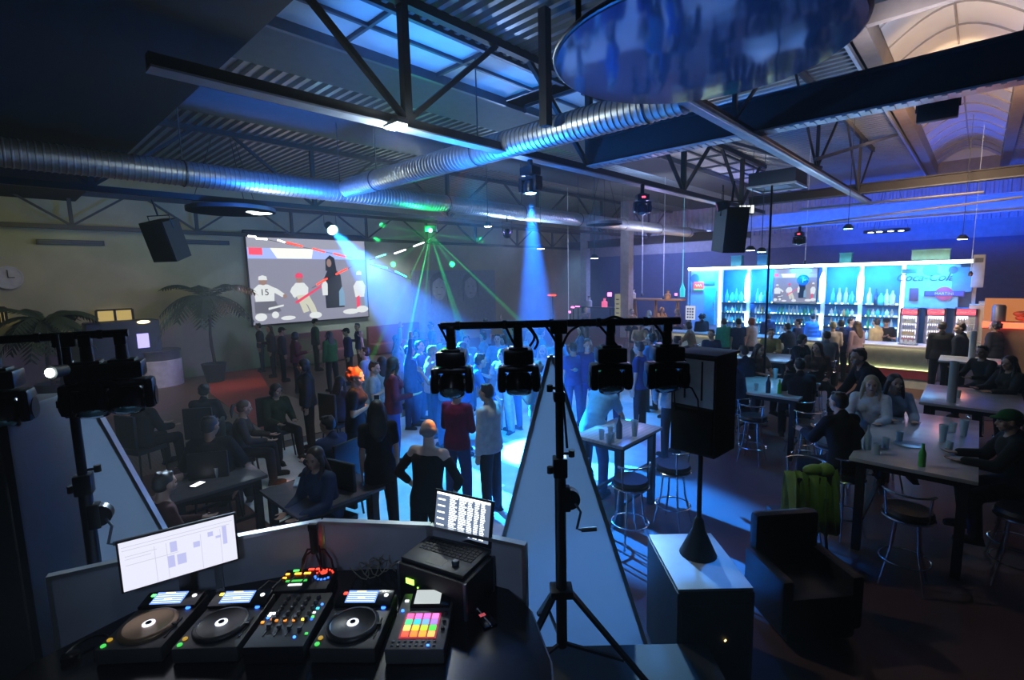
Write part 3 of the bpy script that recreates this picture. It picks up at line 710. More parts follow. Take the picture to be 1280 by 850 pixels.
for i, (a, b_) in enumerate(bays):
    xa, xb = bx(a), bx(b_); q = MB()
    for z in shz:
        q = MB(); q.box(((xa + xb) / 2, YB + .2, z), (xb - xa + .15, .36, .03)); sh = q.obj('shelf', M_black, t)
        q = MB(); q.box(((xa + xb) / 2, YB + .33, z + .03), (xb - xa, .03, .025)); q.obj('light_strip', glow('shelf_led', (.45, .85, 1), 11), sh)
for u in (900, 935, 1028, 1075, 1127):
    x = bx(u); q = MB(); q.box((x, YB + .05, 1.6), (.10, .12, 3.1)); q.obj('upright', mat('upright_pale', (.6, .7, .75), .4), t)
    if u in (900, 1127): q = MB(); q.box((x, YB - .03, 2.1), (.08, .03, 2.0)); q.obj('light_tube', E_tube, t)
    else:
        q = MB(); q.lathe([(.02, 0), (.07, .08), (.085, .3), (.08, .75), (.04, .9), (.02, .95)], (x, YB - .12, 2.05), 16); q.obj('light_tube', E_tube, t)
        q = MB(); q.lathe([(.05, 0), (.06, .3), (.05, .5)], (x, YB - .12, 1.2), 12); q.obj('light_tube', E_tube, t)
# cladding panel with sign at the left end
q = MB(); q.box((bx(880), YB + .0, 2.0), (bx(897) - bx(863), .08, 2.3)); q.obj('left_panel', mat('left_panel', (.35, .45, .70), .5), t)
q = MB(); q.box((bx(888), YB - .06, 1.85), (.38, .05, 1.3), bev=.01); dr = q.obj('door', mat('cyan_door', (.08, .55, .75), .4), t)
q = MB(); q.cyl((bx(893), YB - .10, 1.7), (bx(893), YB - .10, 2.0), .012); q.obj('handle', M_chrome, dr)
q = MB(); q.lathe([(.16, 0), (.17, .02), (.0, .022)], (bx(869), YB - .04, 2.85), 20, Matrix.Rotation(R(90), 3, 'X')); q.box((bx(886), YB - .05, 2.68), (.42, .02, .14), bev=.005); q.obj('badge', mat('badge_blue', (.1, .12, .35), .5), t)
s_ = thing('neon_sign', 'small glowing red oval sign on the left end of the bar', 'sign', (bx(874), YB - .08, bz(874, 356)))
q = MB(); q.box((0, 0, -.02), (.36, .05, .25), bev=.05); q.obj('board', glow('sign_red', (1, .10, .08), 2.2), s_)
q = MB(); q.box((0, 0, -.17), (.34, .05, .05), bev=.01); q.obj('underline', glow('sign_green', (.1, 1, .5), 1.2), s_)
q = MB(); q.tube([(-.12 + .02 * i, -.03, -.02 + .05 * sin(i * 1.4)) for i in range(13)], .008, 6); q.obj('neon_tube', glow('sign_pale', (1, .75, .5), 2.5), s_)
# television inside the bar
def video(par, w, h, z0, y, k=1.0, tshirt=True):
    """flat projected picture: five seated and standing musicians in front of a grey wall, in x-z at depth y"""
    def E(n, c, s): return glow('vid_' + n, c, s * k)
    def face(name, m, fn, yy):
        q = MB(); fn(q, yy); return q.obj(name, m, par)
    X = lambda a: (a - .5) * w
    Z = lambda b: z0 + b * h
    q = MB(); q.box((0, y + .012, z0 + h / 2), (w, .02, h)); q.obj('picture', E('grey', (.19, .19, .25), 1.0), par)
    q = MB(); q.box((0, y, Z(.80)), (w, .006, .12 * h)); q.obj('picture_band', E('blueband', (.25, .32, .62), 1.2), par)
    q = MB(); q.prism([(X(.17), Z(.86)), (X(.52), Z(.86)), (X(.50), Z(.745)), (X(.22), Z(.745))], .006, c=(0, y - .004, 0)); q.obj('picture_band', E('cream', (.62, .64, .56), 1.2), par)
    q = MB(); q.box((X(.06), y - .004, Z(.82)), (.10 * w, .006, .08 * h)); q.obj('picture_band', E('redband', (.75, .06, .10), 1.1), par)
    q = MB(); q.box((0, y - .002, Z(.93)), (w, .006, .14 * h)); q.obj('picture_band', E('topband', (.28, .28, .33), .9), par)
    NB = [0]
    def blob(m, a, b, ra, rb, yy=0, n=14):
        q = MB(); q.prism([(X(a) + ra * w * cos(2 * pi * i / n), Z(b) + rb * h * sin(2 * pi * i / n)) for i in range(n)], .004, c=(0, y - .006 - yy, 0)); q.obj('picture_figure', m, par)
    def shape(m, pts, yy=0):
        q = MB(); q.prism([(X(a), Z(b)) for a, b in pts], .004, c=(0, y - .006 - yy, 0)); q.obj('picture_figure', m, par)
    wh = E('white', (.46, .48, .48), 1.2); dk = E('dark', (.02, .02, .03), .3); sk = E('skin', (.24, .15, .12), 1.0); rd = E('red', (.55, .03, .08), 1.2); cr = E('khaki', (.42, .42, .33), 1.1); bl = E('denim', (.14, .26, .38), 1.0); mid = E('mid', (.10, .10, .13), 1.0)
    # seated figure in a numbered shirt
    shape(wh, [(.03, .26), (.02, .40), (.06, .45), (.13, .45), (.18, .41), (.17, .25)]); shape(wh, [(.15, .43), (.20, .40), (.26, .33), (.235, .30), (.17, .36)], .002)
    shape(sk, [(.24, .325), (.262, .34), (.275, .30), (.25, .28)], .004); blob(sk, .095, .485, .030, .042, .002); shape(wh, [(.062, .50), (.065, .54), (.095, .555), (.125, .54), (.128, .50)], .004)
    shape(mid, [(.02, .26), (.18, .26), (.22, .14), (.17, .12), (.02, .13)], .001)
    # seated figure with a red cap
    shape(wh, [(.32, .30), (.315, .40), (.35, .46), (.42, .46), (.455, .40), (.445, .30)]); shape(wh, [(.32, .42), (.30, .36), (.335, .28), (.355, .31), (.34, .37)], .002)
    shape(cr, [(.35, .31), (.45, .32), (.50, .18), (.52, .08), (.475, .07), (.44, .19)], .003); shape(cr, [(.35, .31), (.40, .29), (.45, .12), (.40, .10)], .002)
    blob(sk, .383, .50, .026, .042, .002); shape(rd, [(.35, .52), (.355, .56), (.38, .58), (.41, .565), (.418, .52)], .004); shape(rd, [(.33, .235), (.57, .43), (.57, .405), (.35, .215)], .010)
    # standing figure in dark with long hair
    shape(dk, [(.60, .14), (.595, .50), (.63, .60), (.71, .61), (.75, .54), (.77, .14)], .001); shape(dk, [(.615, .60), (.62, .74), (.66, .79), (.70, .76), (.715, .60)], .002); blob(sk, .650, .695, .022, .05, .004)
    shape(wh, [(.575, .30), (.57, .42), (.60, .50), (.625, .44), (.62, .30)], .003); shape(bl, [(.72, .16), (.725, .34), (.755, .40), (.775, .32), (.775, .16)], .003)
    # figure at the right with arms raised to the cap
    shape(wh, [(.88, .26), (.865, .40), (.90, .47), (.96, .47), (.985, .40), (.97, .26)]); blob(sk, .925, .525, .024, .040, .002); shape(wh, [(.90, .545), (.905, .585), (.93, .60), (.95, .585), (.955, .545)], .004)
    shape(rd, [(.885, .10), (.89, .26), (.92, .28), (.925, .12)], .004); shape(bl, [(.965, .12), (.97, .30), (.998, .34), (.998, .12)], .002)
    for a, b, ra, rb in ((.06, .085, .045, .045), (.17, .10, .028, .04), (.27, .055, .06, .025), (.50, .065, .055, .04), (.83, .08, .08, .035), (.94, .10, .06, .045)): blob(wh, a, b, ra, rb, .008)
    shape(wh, [(.12, .185), (.24, .215), (.24, .195), (.12, .16)], .012)
    if tshirt: text_obj('lettering', '15', .10 * h, dk, (X(.10), y - .02, Z(.36)), (R(90), 0, 0), par, depth=.002)
tvx0, tvx1 = bx(967), bx(1022); tz0, tz1 = bz(995, 378), bz(995, 336)
t = thing('television', 'dark framed television in the middle of the bar showing seated musicians', 'television', ((tvx0 + tvx1) / 2, YB - .12, 0))
q = MB(); q.box((0, 0, (tz0 + tz1) / 2), (tvx1 - tvx0, .06, tz1 - tz0 + .04), bev=.01); q.obj('casing', M_blk, t)
video(t, tvx1 - tvx0 - .04, tz1 - tz0, tz0, -.05, 1.5, False)
t = thing('wall_clock', 'blue dial hung over the right half of the bar television', 'clock', (bx(1005), YB - .24, bz(1005, 345)))
t.rotation_euler = (R(90), 0, 0)
q = MB(); q.lathe([(.17, 0), (.17, .03), (.15, .03), (.15, .02), (0, .02)], (0, -.12, 0), 24); q.obj('rim', mat('rim_blue', (.03, .10, .45), .4), t)
q = MB(); q.box((0, -.12, .03), (.012, .16, .005)); q.box((.04, -.12, .03), (.09, .012, .005)); q.obj('hand', M_white, t)
# sign panel on the right
pa, pb = bx(1130), bx(1197)
t = thing('sign_board', 'pale blue sign board with soft drink script and badges, right end of the bar', 'sign', ((pa + pb) / 2, YB - .06, 0))
zc0, zc1 = 1.95, 3.13; w = pb - pa
q = MB(); q.box((0, 0, (zc0 + zc1) / 2), (w, .05, zc1 - zc0)); q.obj('board', mat('sign_face', (.18, .52, .80), .5), t)
M_ink = mat('sign_ink', (.03, .05, .22), .5); M_signred = mat('sign_red_paint', (.5, .08, .14), .5)
text_obj('lettering', 'Coca-Cola', .29, M_ink, (-.17, -.03, bz(1156, 347) - .0), (R(90), 0, 0), t, depth=.003, shear=.35, bold=.006)
q = MB(); 
z = bz(1178, 367); q.box((.28, -.032, z), (.84, .012, .15)); q.obj('badge_bar', M_ink, t)
q = MB(); q.lathe([(.19, 0), (.19, .012), (0, .013)], (.28, -.03, z), 24, Matrix.Rotation(R(90), 3, 'X')); bd = q.obj('badge_disc', M_signred, t)
q = MB(); q.box((.28, -.048, z), (.78, .006, .10)); q.obj('badge_band', mat('badge_navy', (.06, .10, .45), .5), bd)
text_obj('lettering', 'MARTINI', .10, M_white, (.28, -.056, z), (R(90), 0, 0), t, depth=.003)
q = MB(); q.lathe([(.16, 0), (.16, .012), (0, .013)], (-.05, -.03, 3.0), 24, Matrix.Rotation(R(90), 3, 'X')); q.lathe([(.10, 0), (.10, .012), (0, .013)], (.42, -.03, 2.98), 20, Matrix.Rotation(R(90), 3, 'X')); q.box((-.5, -.03, 2.97), (.32, .012, .12), bev=.005); q.obj('small_badge', mat('badge_navy', (.06, .10, .45), .5), t)
q = MB(); q.box((-.36, -.035, bz(1145, 368)), (.2, .02, .36), bev=.008); q.obj('card', mat('card_maroon', (.10, .06, .10), .5), t)
q = MB(); q.box((.62, -.03, 2.72), (.40, .012, .66)); q.obj('poster', mat('poster_teal', (.05, .30, .45), .5), t)
# two bins / boxes on top, pale boards on top of the bar
for u, v, w_, h_, c, lb in ((918, 318, .34, .36, (.12, .6, .8), 'cyan box standing on top of the bar, left of the small spotlight'), (950, 322, .30, .34, (.05, .35, .75), 'blue box on top of the bar under the small spotlight'),
                          (1053, 318, .30, .30, (.08, .55, .65), 'cyan box on top of the bar right of the television'), (1158, 317, .82, .30, (.25, .62, .55), 'pale green box on top of the bar above the sign board')):
    t = thing('storage_box', lb, 'box', (bx(u), YB + .15, zt + .05))
    q = MB(); q.box((0, 0, h_ / 2), (w_, .28, h_), bev=.01); q.obj('carton', mat('carton_%d' % u, c, .6), t)
    q = MB(); q.box((0, 0, h_), (w_ + .02, .3, .03), bev=.005); q.obj('lid', mat('carton_lid_%d' % u, tuple(min(1, k * 1.15) for k in c), .6), t)
t = thing('wall_board', 'upright pale board hanging at the right end of the bar', 'board', (bx(1219), YB - .1, 2.72))
q = MB(); q.box((0, 0, .22), (.24, .04, .85), bev=.01); q.obj('sheet', mat('board_pale', (.4, .45, .45), .6), t)
q = MB(); q.box((0, -.022, .5), (.16, .006, .12)); q.obj('print', M_steel, t)

# bottles on the shelves
def bottle_mesh(name, mats, r=.036, h=.29, neck=.45):
    q = MB(); q.lathe([(r * .9, 0), (r, .01), (r, h * (1 - neck)), (r * .35, h * (1 - neck * .45)), (r * .34, h), (0, h)], (0, 0, 0), 8)
    return q.mesh(name, mats, 50)
bcols = [('cyan', (.10, .65, .80)), ('pale', (.65, .85, .9)), ('teal', (.05, .45, .50)), ('amber', (.55, .35, .12)), ('dark', (.03, .08, .14)), ('green', (.04, .45, .25))]  # first colour holds the cyan light that falls on the bottles
bmeshes = []
for n_, c in bcols:
    m_ = mat('bottle_' + n_, c, .15, 0, var=0, spec=.8)
    bmeshes.append((n_, bottle_mesh('bottle_' + n_, m_, .034, .30))); bmeshes.append((n_, bottle_mesh('bottle_' + n_, m_, .045, .25, .35)))
protos = {}
bayname = ['bay beside the cyan door', 'narrow bay left of the television', 'bay under the television', 'bay right of the television', 'bay left of the sign board']
sname = ['lowest', 'second', 'third', 'top']
rb = random.Random(11)
for i, (a, b_) in enumerate(bays):
    xa, xb = bx(a) + .05, bx(b_) - .05
    for j, z in enumerate(shz):
        if i == 2 and j == 3: continue
        n_ = int((xb - xa) / (.105 if j < 3 else .13))
        for k_ in range(n_):
            r_ = rb.random()
            nm, me = bmeshes[2 * (0 if r_ < .3 else 1 if r_ < .62 else 2 if r_ < .78 else 3 if (r_ < .86 or (i > 2 and j < 2 and r_ < .95)) else 4 if r_ < .95 else 5) + rb.randint(0, 1)]
            o = bpy.data.objects.new('bottle', me); COL.objects.link(o)
            o.location = (xa + (k_ + .5) * (xb - xa) / n_ + rb.uniform(-.01, .01), YB + .10 + rb.uniform(-.03, .04), z + .0155); kk = 1.75 if j == 3 else 1.1; o.scale = (kk, kk, kk * rb.uniform(.8, 1.0))
            tag(o, '%s bottle on the %s shelf, %s' % ({'pale': 'clear', 'dark': 'dark blue'}.get(nm, nm), sname[j], bayname[i]), 'bottle', 'bottles on the %s shelf, %s' % (sname[j], bayname[i]))

# fridges on the back counter
q = MB(); q.box((bx(1170), 17.72, .46), (2.2, .5, .92)); tag(q.obj('back_counter', mat('counter_dark', (.05, .05, .08), .5)), 'low dark counter that the three glass-door drinks fridges stand on', 'counter')
for u0, u1, lb in ((1124, 1148, 'blue-grey drinks fridge with a glowing red header, left of the three'), (1156, 1182, 'blue-grey drinks fridge with a glowing red header, middle of the three'), (1192, 1222, 'grey drinks fridge with a glowing red header, right of the three beside the white cabinet')):
    yF = 17.45; xa, xb = at(u0, 400, y=yF).x, at(u1, 400, y=yF).x; w = xb - xa; h = at((u0 + u1) / 2, 386, y=yF).z - .925
    t = thing('drinks_fridge', lb, 'fridge', ((xa + xb) / 2, yF + .28, .925), 0, 'drinks fridges behind the bar')
    q = MB(); q.box((0, .24, h / 2), (w, .03, h)); q.box((0, 0, .04), (w, .5, .08)); q.box((0, 0, h - .1), (w, .5, .20), bev=.005)
    for s in (-1, 1): q.box((s * (w / 2 - .02), 0, h / 2), (.04, .5, h))
    q.obj('housing', mat('fridge_body', (.16, .16, .30), .5), t)
    q = MB(); q.box((0, -.255, h - .09), (w * .78, .02, .13)); hp = q.obj('header_panel', glow('fridge_red', (1, .03, .06), 4), t)
    text_obj('lettering', 'Coca-Cola', .085, M_white, (0, -.27, h - .09), (R(90), 0, 0), hp, depth=.002, shear=.3)
    q = MB()
    for s in (-1, 1): q.box((s * (w / 2 - .05), -.26, (h - .2) / 2 + .03), (.03, .03, h - .28))
    for z in (.06, h - .22): q.box((0, -.26, z), (w - .06, .03, .03))
    q.box((0, -.26, h / 2 - .1), (w - .09, .006, h - .3)); q.obj('glass_door', M_glassblue, t)
    q = MB(); q.box((0, .22, h / 2), (w * .84, .01, h - .3)); q.obj('light_panel', glow('fridge_light', (.66, .66, 1), 4), t)
    nsh = 4
    for j in range(nsh):
        z = .09 + j * (h - .32) / nsh; q = MB(); q.box((0, -.02, z), (w - .08, .4, .015)); q.obj('shelf', M_white, t)
    M_bc = [mat('fridge_bottle_a', (.55, .12, .10), .3), mat('fridge_bottle_b', (.65, .45, .12), .3), mat('fridge_bottle_c', (.25, .28, .55), .3), mat('fridge_bottle_d', (.55, .60, .60), .3)]
    for j in range(nsh):
        z = .098 + j * (h - .32) / nsh
        for k_ in range(6):
            q = MB(); xx = (k_ - 2.5) * (w - .14) / 6
            if ('fb', j % 4) not in protos: protos[('fb', j % 4)] = bottle_mesh('bottle_in_fridge', M_bc[j % 4], .028, .20)
            o = bpy.data.objects.new('drink_bottle', protos[('fb', j % 4)]); COL.objects.link(o); o.location = Vector(t.location) + Vector((xx, -.16, z)); o.scale = (1, 1, min(1, (h - .32) / nsh / .22))
            tag(o, 'small bottle on a lit shelf inside the drinks fridge ' + ('left of the three' if u0 == 1124 else 'in the middle of the three' if u0 == 1156 else 'beside the white cabinet'), 'bottle', 'bottles inside fridge %s' % ('one' if u0 == 1124 else 'two' if u0 == 1156 else 'three'))
t = thing('white_cabinet', 'tall pale grey cabinet right of the drinks fridges', 'cabinet', (at(1228, 400, y=17.6).x, 17.8, 0))
q = MB(); q.box((0, 0, 1.0), (.55, .5, 2.15), bev=.01); q.box((0, 0, 2.1), (.2, .2, .1)); q.obj('body', mat('cabinet_grey', (.42, .48, .46), .5), t)
q = MB(); q.cyl((-.2, -.26, 1.0), (-.2, -.26, 1.3), .01); q.obj('handle', M_chrome, t)

# front counter
yC = 16.0; xa, xb = -7.7, at(1172, 440, y=yC).x
t = thing('bar_counter', 'pale fronted bar counter with a dark red band and a white glowing edge', 'bar counter', ((xa + xb) / 2, yC, 0)); w = xb - xa
q = MB(); q.box((0, .25, .52), (w, .5, 1.04)); q.obj('front', mat('counter_front', (.62, .60, .58), .5), t)
q = MB(); q.box((0, .15, 1.08), (w + .1, .75, .06), bev=.01); q.obj('worktop', mat('counter_top', (.5, .45, .42), .3), t)
q = MB(); q.box((0, -.01, .36), (w, .02, .22)); q.obj('band', mat('counter_red', (.25, .03, .05), .5), t)
q = MB(); q.box((0, -.04, 1.045), (w, .03, .012)); q.obj('light_strip', glow('counter_led', (1, .9, .55), 4), t)
q = MB(); q.box((0, -.03, .49), (w, .03, .012)); q.obj('light_strip', glow('counter_led2', (.8, 1, .4), 3), t)
t = thing('serving_tray', 'small bright tray of glasses on the bar counter beside the first fridge', 'tray', (at(1135, 430, y=yC + .1, ).x, yC + .1, 1.115))
q = MB(); q.box((0, 0, .01), (.4, .25, .02), bev=.004); q.obj('tray_base', M_chrome, t)
q = MB()
for i in range(4): q.lathe([(.03, 0), (.035, .1), (.0, .1)], (-.14 + i * .09, 0, .02), 10)
q.obj('glasses', M_glass, t)

# orange lit stand at the right edge, blue wall band
t = thing('snack_counter', 'orange lit snack counter with a glowing red front at the right edge', 'counter', (at(1262, 390, y=17).x, 17.2, 0))
q = MB(); q.box((.1, 0, .80), (1.1, .6, 1.6)); q.obj('body', mat('snack_body', (.30, .16, .10), .6), t)
q = MB(); q.box((.1, -.32, 1.63), (1.12, .05, .14)); q.obj('front_light', glow('snack_red', (1, .10, .04), 3.5), t)
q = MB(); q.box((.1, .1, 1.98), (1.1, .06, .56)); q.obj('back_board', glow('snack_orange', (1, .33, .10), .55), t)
q = MB(); q.lathe([(.13, 0), (.13, .35), (.10, .40), (0, .41)], (-.18, -.1, 1.71), 18); q.obj('urn', M_steel, t)
q = MB(); q.sph((.22, -.1, 1.9), (.16, .1, .07), 12); q.sph((.3, -.1, 1.8), (.2, .1, .08), 12); q.obj('snacks', mat('snack_red_paint', (.5, .08, .03), .5), t)

# ================================================================ PROJECTION SCREEN AND LEFT WALL
XS = -18.7
c0, c1 = at(307, 293, x=XS), at(455, 300, x=XS); zb = at(313, 407, x=XS).z
t = thing('projection_screen', 'big projection screen on the olive wall showing seated musicians on a stage', 'screen', (XS, (c0.y + c1.y) / 2, 0), R(90))
W = c1.y - c0.y; H = c0.z - zb
q = MB(); q.box((0, .03, zb + H / 2), (W + .1, .03, H + .1)); q.cyl((-W / 2 - .1, 0, c0.z + .1), (W / 2 + .1, 0, c0.z + .1), .06); q.obj('screen_frame', M_blk, t)
video(t, W, H, zb, .0, 1.0)
# ceiling mounted light streaks : little spot bulbs on a rail in front of the screen
rail = [(313, 295), (326, 298), (346, 301), (354, 302)]
q = MB()
t = thing('bulb_rail', 'rail of small white and red glowing tubes above the projection screen', 'light rail', (0, 0, 0))
segs = [((310, 295), (320, 296), WHT), ((320, 298), (334, 299), WHT), ((347, 300), (356, 303), WHT), ((358, 303), (378, 308), RED), ((391, 311), (406, 315), RED), ((417, 317), (432, 321), RED), ((396, 356), (409, 348), RED), ((420, 343), (434, 336), RED), ((470, 322), (482, 318), CYN), ((493, 317), (507, 312), WHT), ((517, 308), (530, 303), WHT), ((469, 332), (484, 335), CYN), ((494, 339), (508, 346), CYN)]
for a, b_, c in segs:
    q = MB(); q.cyl(at(*a, x=-17.2), at(*b_, x=-17.2), .03, .03, 8); q.obj('tube', G(c, 4), t)
for a, b_ in (((303, 293), (440, 322)), ((390, 360), (440, 333)), ((462, 325), (540, 300)), ((462, 330), (515, 350))):
    q = MB(); q.cyl(at(*a, x=-17.25), at(*b_, x=-17.25), .008, .008, 5); q.obj('wire', M_blk, t)
# clock, vents, poster faces, white hatch, windows at the left
t = thing('wall_clock', 'round pale wall clock high on the olive wall near the left edge', 'clock', at(10, 347, x=-18.77), 0, rot=(0, R(90), 0))
q = MB(); q.lathe([(.30, 0), (.30, .05), (.27, .05), (.27, .03), (0, .03)], (0, 0, 0), 28); q.obj('dial', mat('clock_face', (.42, .45, .45), .4), t)
q = MB(); q.box((-.1, 0, .05), (.2, .02, .01)); q.box((0, .06, .05), (.02, .14, .01)); q.obj('hand', M_blk, t)
for (u0, u1, v, lb) in ((45, 130, 302, 'long dark vent slot high on the olive wall at the far left'), (228, 286, 302, 'long dark vent slot on the olive wall between hanging speaker and screen')):
    a, b_ = at(u0, v, x=-18.75), at(u1, v, x=-18.75)
    t = thing('wall_vent', lb, 'vent', (-18.73, (a.y + b_.y) / 2, a.z))
    q = MB(); q.box((0, 0, 0), (.06, b_.y - a.y, .14)); q.obj('housing', M_blk, t)
    q = MB(); 
    for k_ in range(3): q.box((.035, 0, -.04 + .04 * k_), (.015, b_.y - a.y - .1, .012))
    q.obj('louvres', M_steel, t)
for i, (u0, u1, v0, v1) in enumerate(((122, 165, 386, 408), (0, 6, 384, 405))):
    a, b_ = at(u0, v1, x=-18.75), at(u1, v0, x=-18.75)
    q = MB(); q.box((-18.77, (a.y + b_.y) / 2, (a.z + b_.z) / 2), (.03, b_.y - a.y, b_.z - a.z)); wd = struct('window_%d' % (20 + i), q, glow('window_yellow', (1, .72, .22), .5))
    f = MB()
    for k_ in range(3): f.box((-18.73, a.y + (b_.y - a.y) * k_ / 2, (a.z + b_.z) / 2), (.05, .06, b_.z - a.z))
    f.box((-18.73, (a.y + b_.y) / 2, b_.z), (.05, b_.y - a.y, .05)); f.obj('window_frame', M_blk, wd)
# kiosk : dark blue counter with lit picture, white rounded podium
t = thing('reception_kiosk', 'dark blue kiosk with an oval lamp and a violet lit display by the olive wall', 'kiosk', Vector((-18.2, at(163, 440, x=-18.0).y - .1, 0)))
q = MB(); q.box((0, 0, 1.0), (.8, 1.7, 2.1), bev=.05); q.obj('body', mat('kiosk_blue', (.03, .05, .09), .5), t)
q = MB(); q.box((.41, .4, 1.45), (.02, .28, .42)); q.obj('display', glow('kiosk_violet', (.45, .40, 1), 1.6), t)
q = MB(); q.sph((.45, .45, 2.0), (.04, .16, .05), 12); q.obj('oval_lamp', glow('kiosk_lamp', (1, .75, .4), 3), t)
p = at(207, 482, z=0)
t = thing('podium', 'round white podium with a dark band on the brown boards', 'podium', Vector((-18.15, p.y * .985, 0)))
q = MB(); q.lathe([(.58, 0), (.58, .80), (.56, .81), (0, .81)], (0, 0, 0), 40); q.obj('drum', mat('podium_white', (.82, .82, .86), .5), t)
q = MB(); q.lathe([(.55, 0), (.55, .24), (.58, .25), (.58, .29), (0, .29)], (0, 0, .81), 40); q.obj('top_band', mat('podium_top', (.12, .12, .14), .5), t)
# palms
def palm(label, loc, h, seed, pot_r=.3, pot=True, spread=1.0):
    t = thing('potted_palm', label, 'palm', loc); g = random.Random(seed)
    if pot: q = MB(); q.lathe([(pot_r * .7, 0), (pot_r, .55), (pot_r * 1.06, .6), (pot_r * .95, .6), (pot_r * .9, .52), (0, .52)], (0, 0, 0), 20); q.obj('pot', mat('pot_dark', (.04, .04, .045), .6), t)
    q = MB(); pts = [(0.02 * sin(i), 0.03 * cos(i * 1.3), .5 + (h - .9) * i / 6) for i in range(7)]; q.tube(pts, [.05, .045, .05, .042, .045, .04, .035], 8); q.obj('trunk', mat('palm_trunk', (.08, .06, .04), .9), t)
    top = Vector(pts[-1]); q = MB()
    for k_ in range(20):
        a = 2 * pi * k_ / 20 + g.uniform(-.2, .2); L = spread * g.uniform(.8, 1.15); el = g.uniform(.25, 1.1); P_ = []
        for i in range(9):
            s = i / 8; P_.append(top + Vector((cos(a) * L * s, sin(a) * L * s, el * L * s - 1.15 * L * s * s * (.6 + .5 * (1.1 - el)))))
        q.tube(P_, .008, 4)
        for i in range(1, 9):
            for sg in (-1, 1):
                for sub in (0, .5):
                    b0 = P_[i - 1].lerp(P_[i], sub + .25); d = (P_[i] - P_[i - 1]).normalized(); sd = d.cross(Vector((0, 0, 1))).normalized() * sg
                    l = .30 * spread * sin(pi * min(.95, (i - .3 + sub) / 9.2)) + .05; tip = b0 + (sd * .8 + d * .55 + Vector((0, 0, -.35))) * l; wv = d * .040
                    n_ = Vector((0, 0, .002)); q.add([b0 - wv, b0 + wv, (b0 + tip) / 2 + wv * .9 + n_, tip, (b0 + tip) / 2 - wv * .9 + n_], [(0, 1, 2, 3, 4)])
    q.obj('fronds', mat('palm_green', (.02, .04, .02), .7), t); return t
p = at(266, 440, x=-17.3); palm('potted palm with drooping fronds beside the red carpet', (-17.3, p.y, 0), 3.0, 4, .34, True, 1.35)
p = at(60, 440, x=-17.4); palm('potted palm with short drooping fronds near the clock at the far left', (-17.4, p.y, 0), 2.6, 9, .34, True, 1.1)
# faces poster on the wall right of the screen
a, b_ = at(520, 470, x=-18.75), at(618, 350, x=-18.75)
t = thing('wall_mural', 'large grey-blue wall mural with two soft faces right of the green laser', 'mural', (-18.73, (a.y + b_.y) / 2, 0), R(90))
q = MB(); q.box((0, 0, 2.0), (abs(b_.y - a.y), .03, 2.9)); q.obj('sheet', mat('mural_sheet', (.26, .30, .36), .8), t)
for x in (-1.1, .9): q = MB(); q.prism([(x + .42 * cos(2 * pi * i / 20), 2.6 + .55 * sin(2 * pi * i / 20)) for i in range(20)], .01, c=(0, -.02, 0)); q.obj('face_shape', mat('mural_face', (.40, .46, .52), .8), t)
for x in (-1.1, .9):
    q = MB(); q.prism([(x + .55 * cos(pi * i / 12), 2.75 + .62 * sin(pi * i / 12)) for i in range(13)] + [(x - .5, 1.9), (x - .38, 2.9), (x, 3.12), (x + .38, 2.9), (x + .5, 1.9)], .012, c=(0, -.024, 0))
    for s in (-1, 1): q.box((x + s * .16, -.03, 2.65), (.12, .01, .04))
    q.box((x, -.03, 2.32), (.18, .01, .04))
    q.obj('hair_shape', mat('mural_hair', (.17, .20, .25), .8), t)
# sofa benches at the left wall under the screen
for (u, v, lb) in ((400, 455, 'long dark red bench seat below the projection screen'), (505, 447, 'dark red bench seat below the mural, right of the screen')):
    p = at(u, v, z=.5); t = thing('bench', lb, 'bench', (-18.1, at(u, v, x=-17.8).y, 0))
    q = MB(); q.box((0, 0, .24), (.7, 2.6, .40), bev=.05); q.obj('seat', mat('bench_red', (.16, .04, .05), .6), t)
    q = MB(); q.box((-.35, 0, .60), (.18, 2.6, 1.1), bev=.05); q.obj('backrest', mat('bench_red', (.16, .04, .05), .6), t)

# ================================================================ BACK OF THE HALL
# pale column, glazed screen and warm lit terrace tables
for u, y, w_, lb in ((783, 21.5, .45, 'square pale column'), (732, 24, .4, 'square blue-grey column')):
    p = at(u, 420, y=y); q = MB(); q.box((p.x, y, 3.25), (w_, w_, 6.5)); o = q.obj('column', mat('column_pale', (.42, .44, .48), .7)); o['kind'] = 'structure'
t = thing('poster', 'narrow yellowish notice on the pale column', 'poster', at(772, 384, y=21.2), 0)
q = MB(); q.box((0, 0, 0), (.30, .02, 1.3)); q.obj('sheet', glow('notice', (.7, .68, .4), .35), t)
q = MB()
for k_ in range(5): q.box((0, -.012, -.5 + k_ * .22), (.16, .004, .05))
q.obj('print', M_ink, t)
M_warm = mat('warm_wood', (.45, .28, .15), .5)
t = thing('terrace_counter', 'warm lit wooden counter on trestles behind the crowd, left of the bar', 'counter', (at(820, 372, y=22).x, 22, 0))
q = MB(); q.box((0, 0, 1.85), (2.7, .5, .08)); q.obj('worktop', M_warm, t)
for s in (-1, 0, 1):
    q = MB(); q.bar((s * 1.1 - .15, 0, 0), (s * 1.1, 0, 1.8), .08); q.bar((s * 1.1 + .15, 0, 0), (s * 1.1, 0, 1.8), .08); q.obj('trestle', M_warm, t)
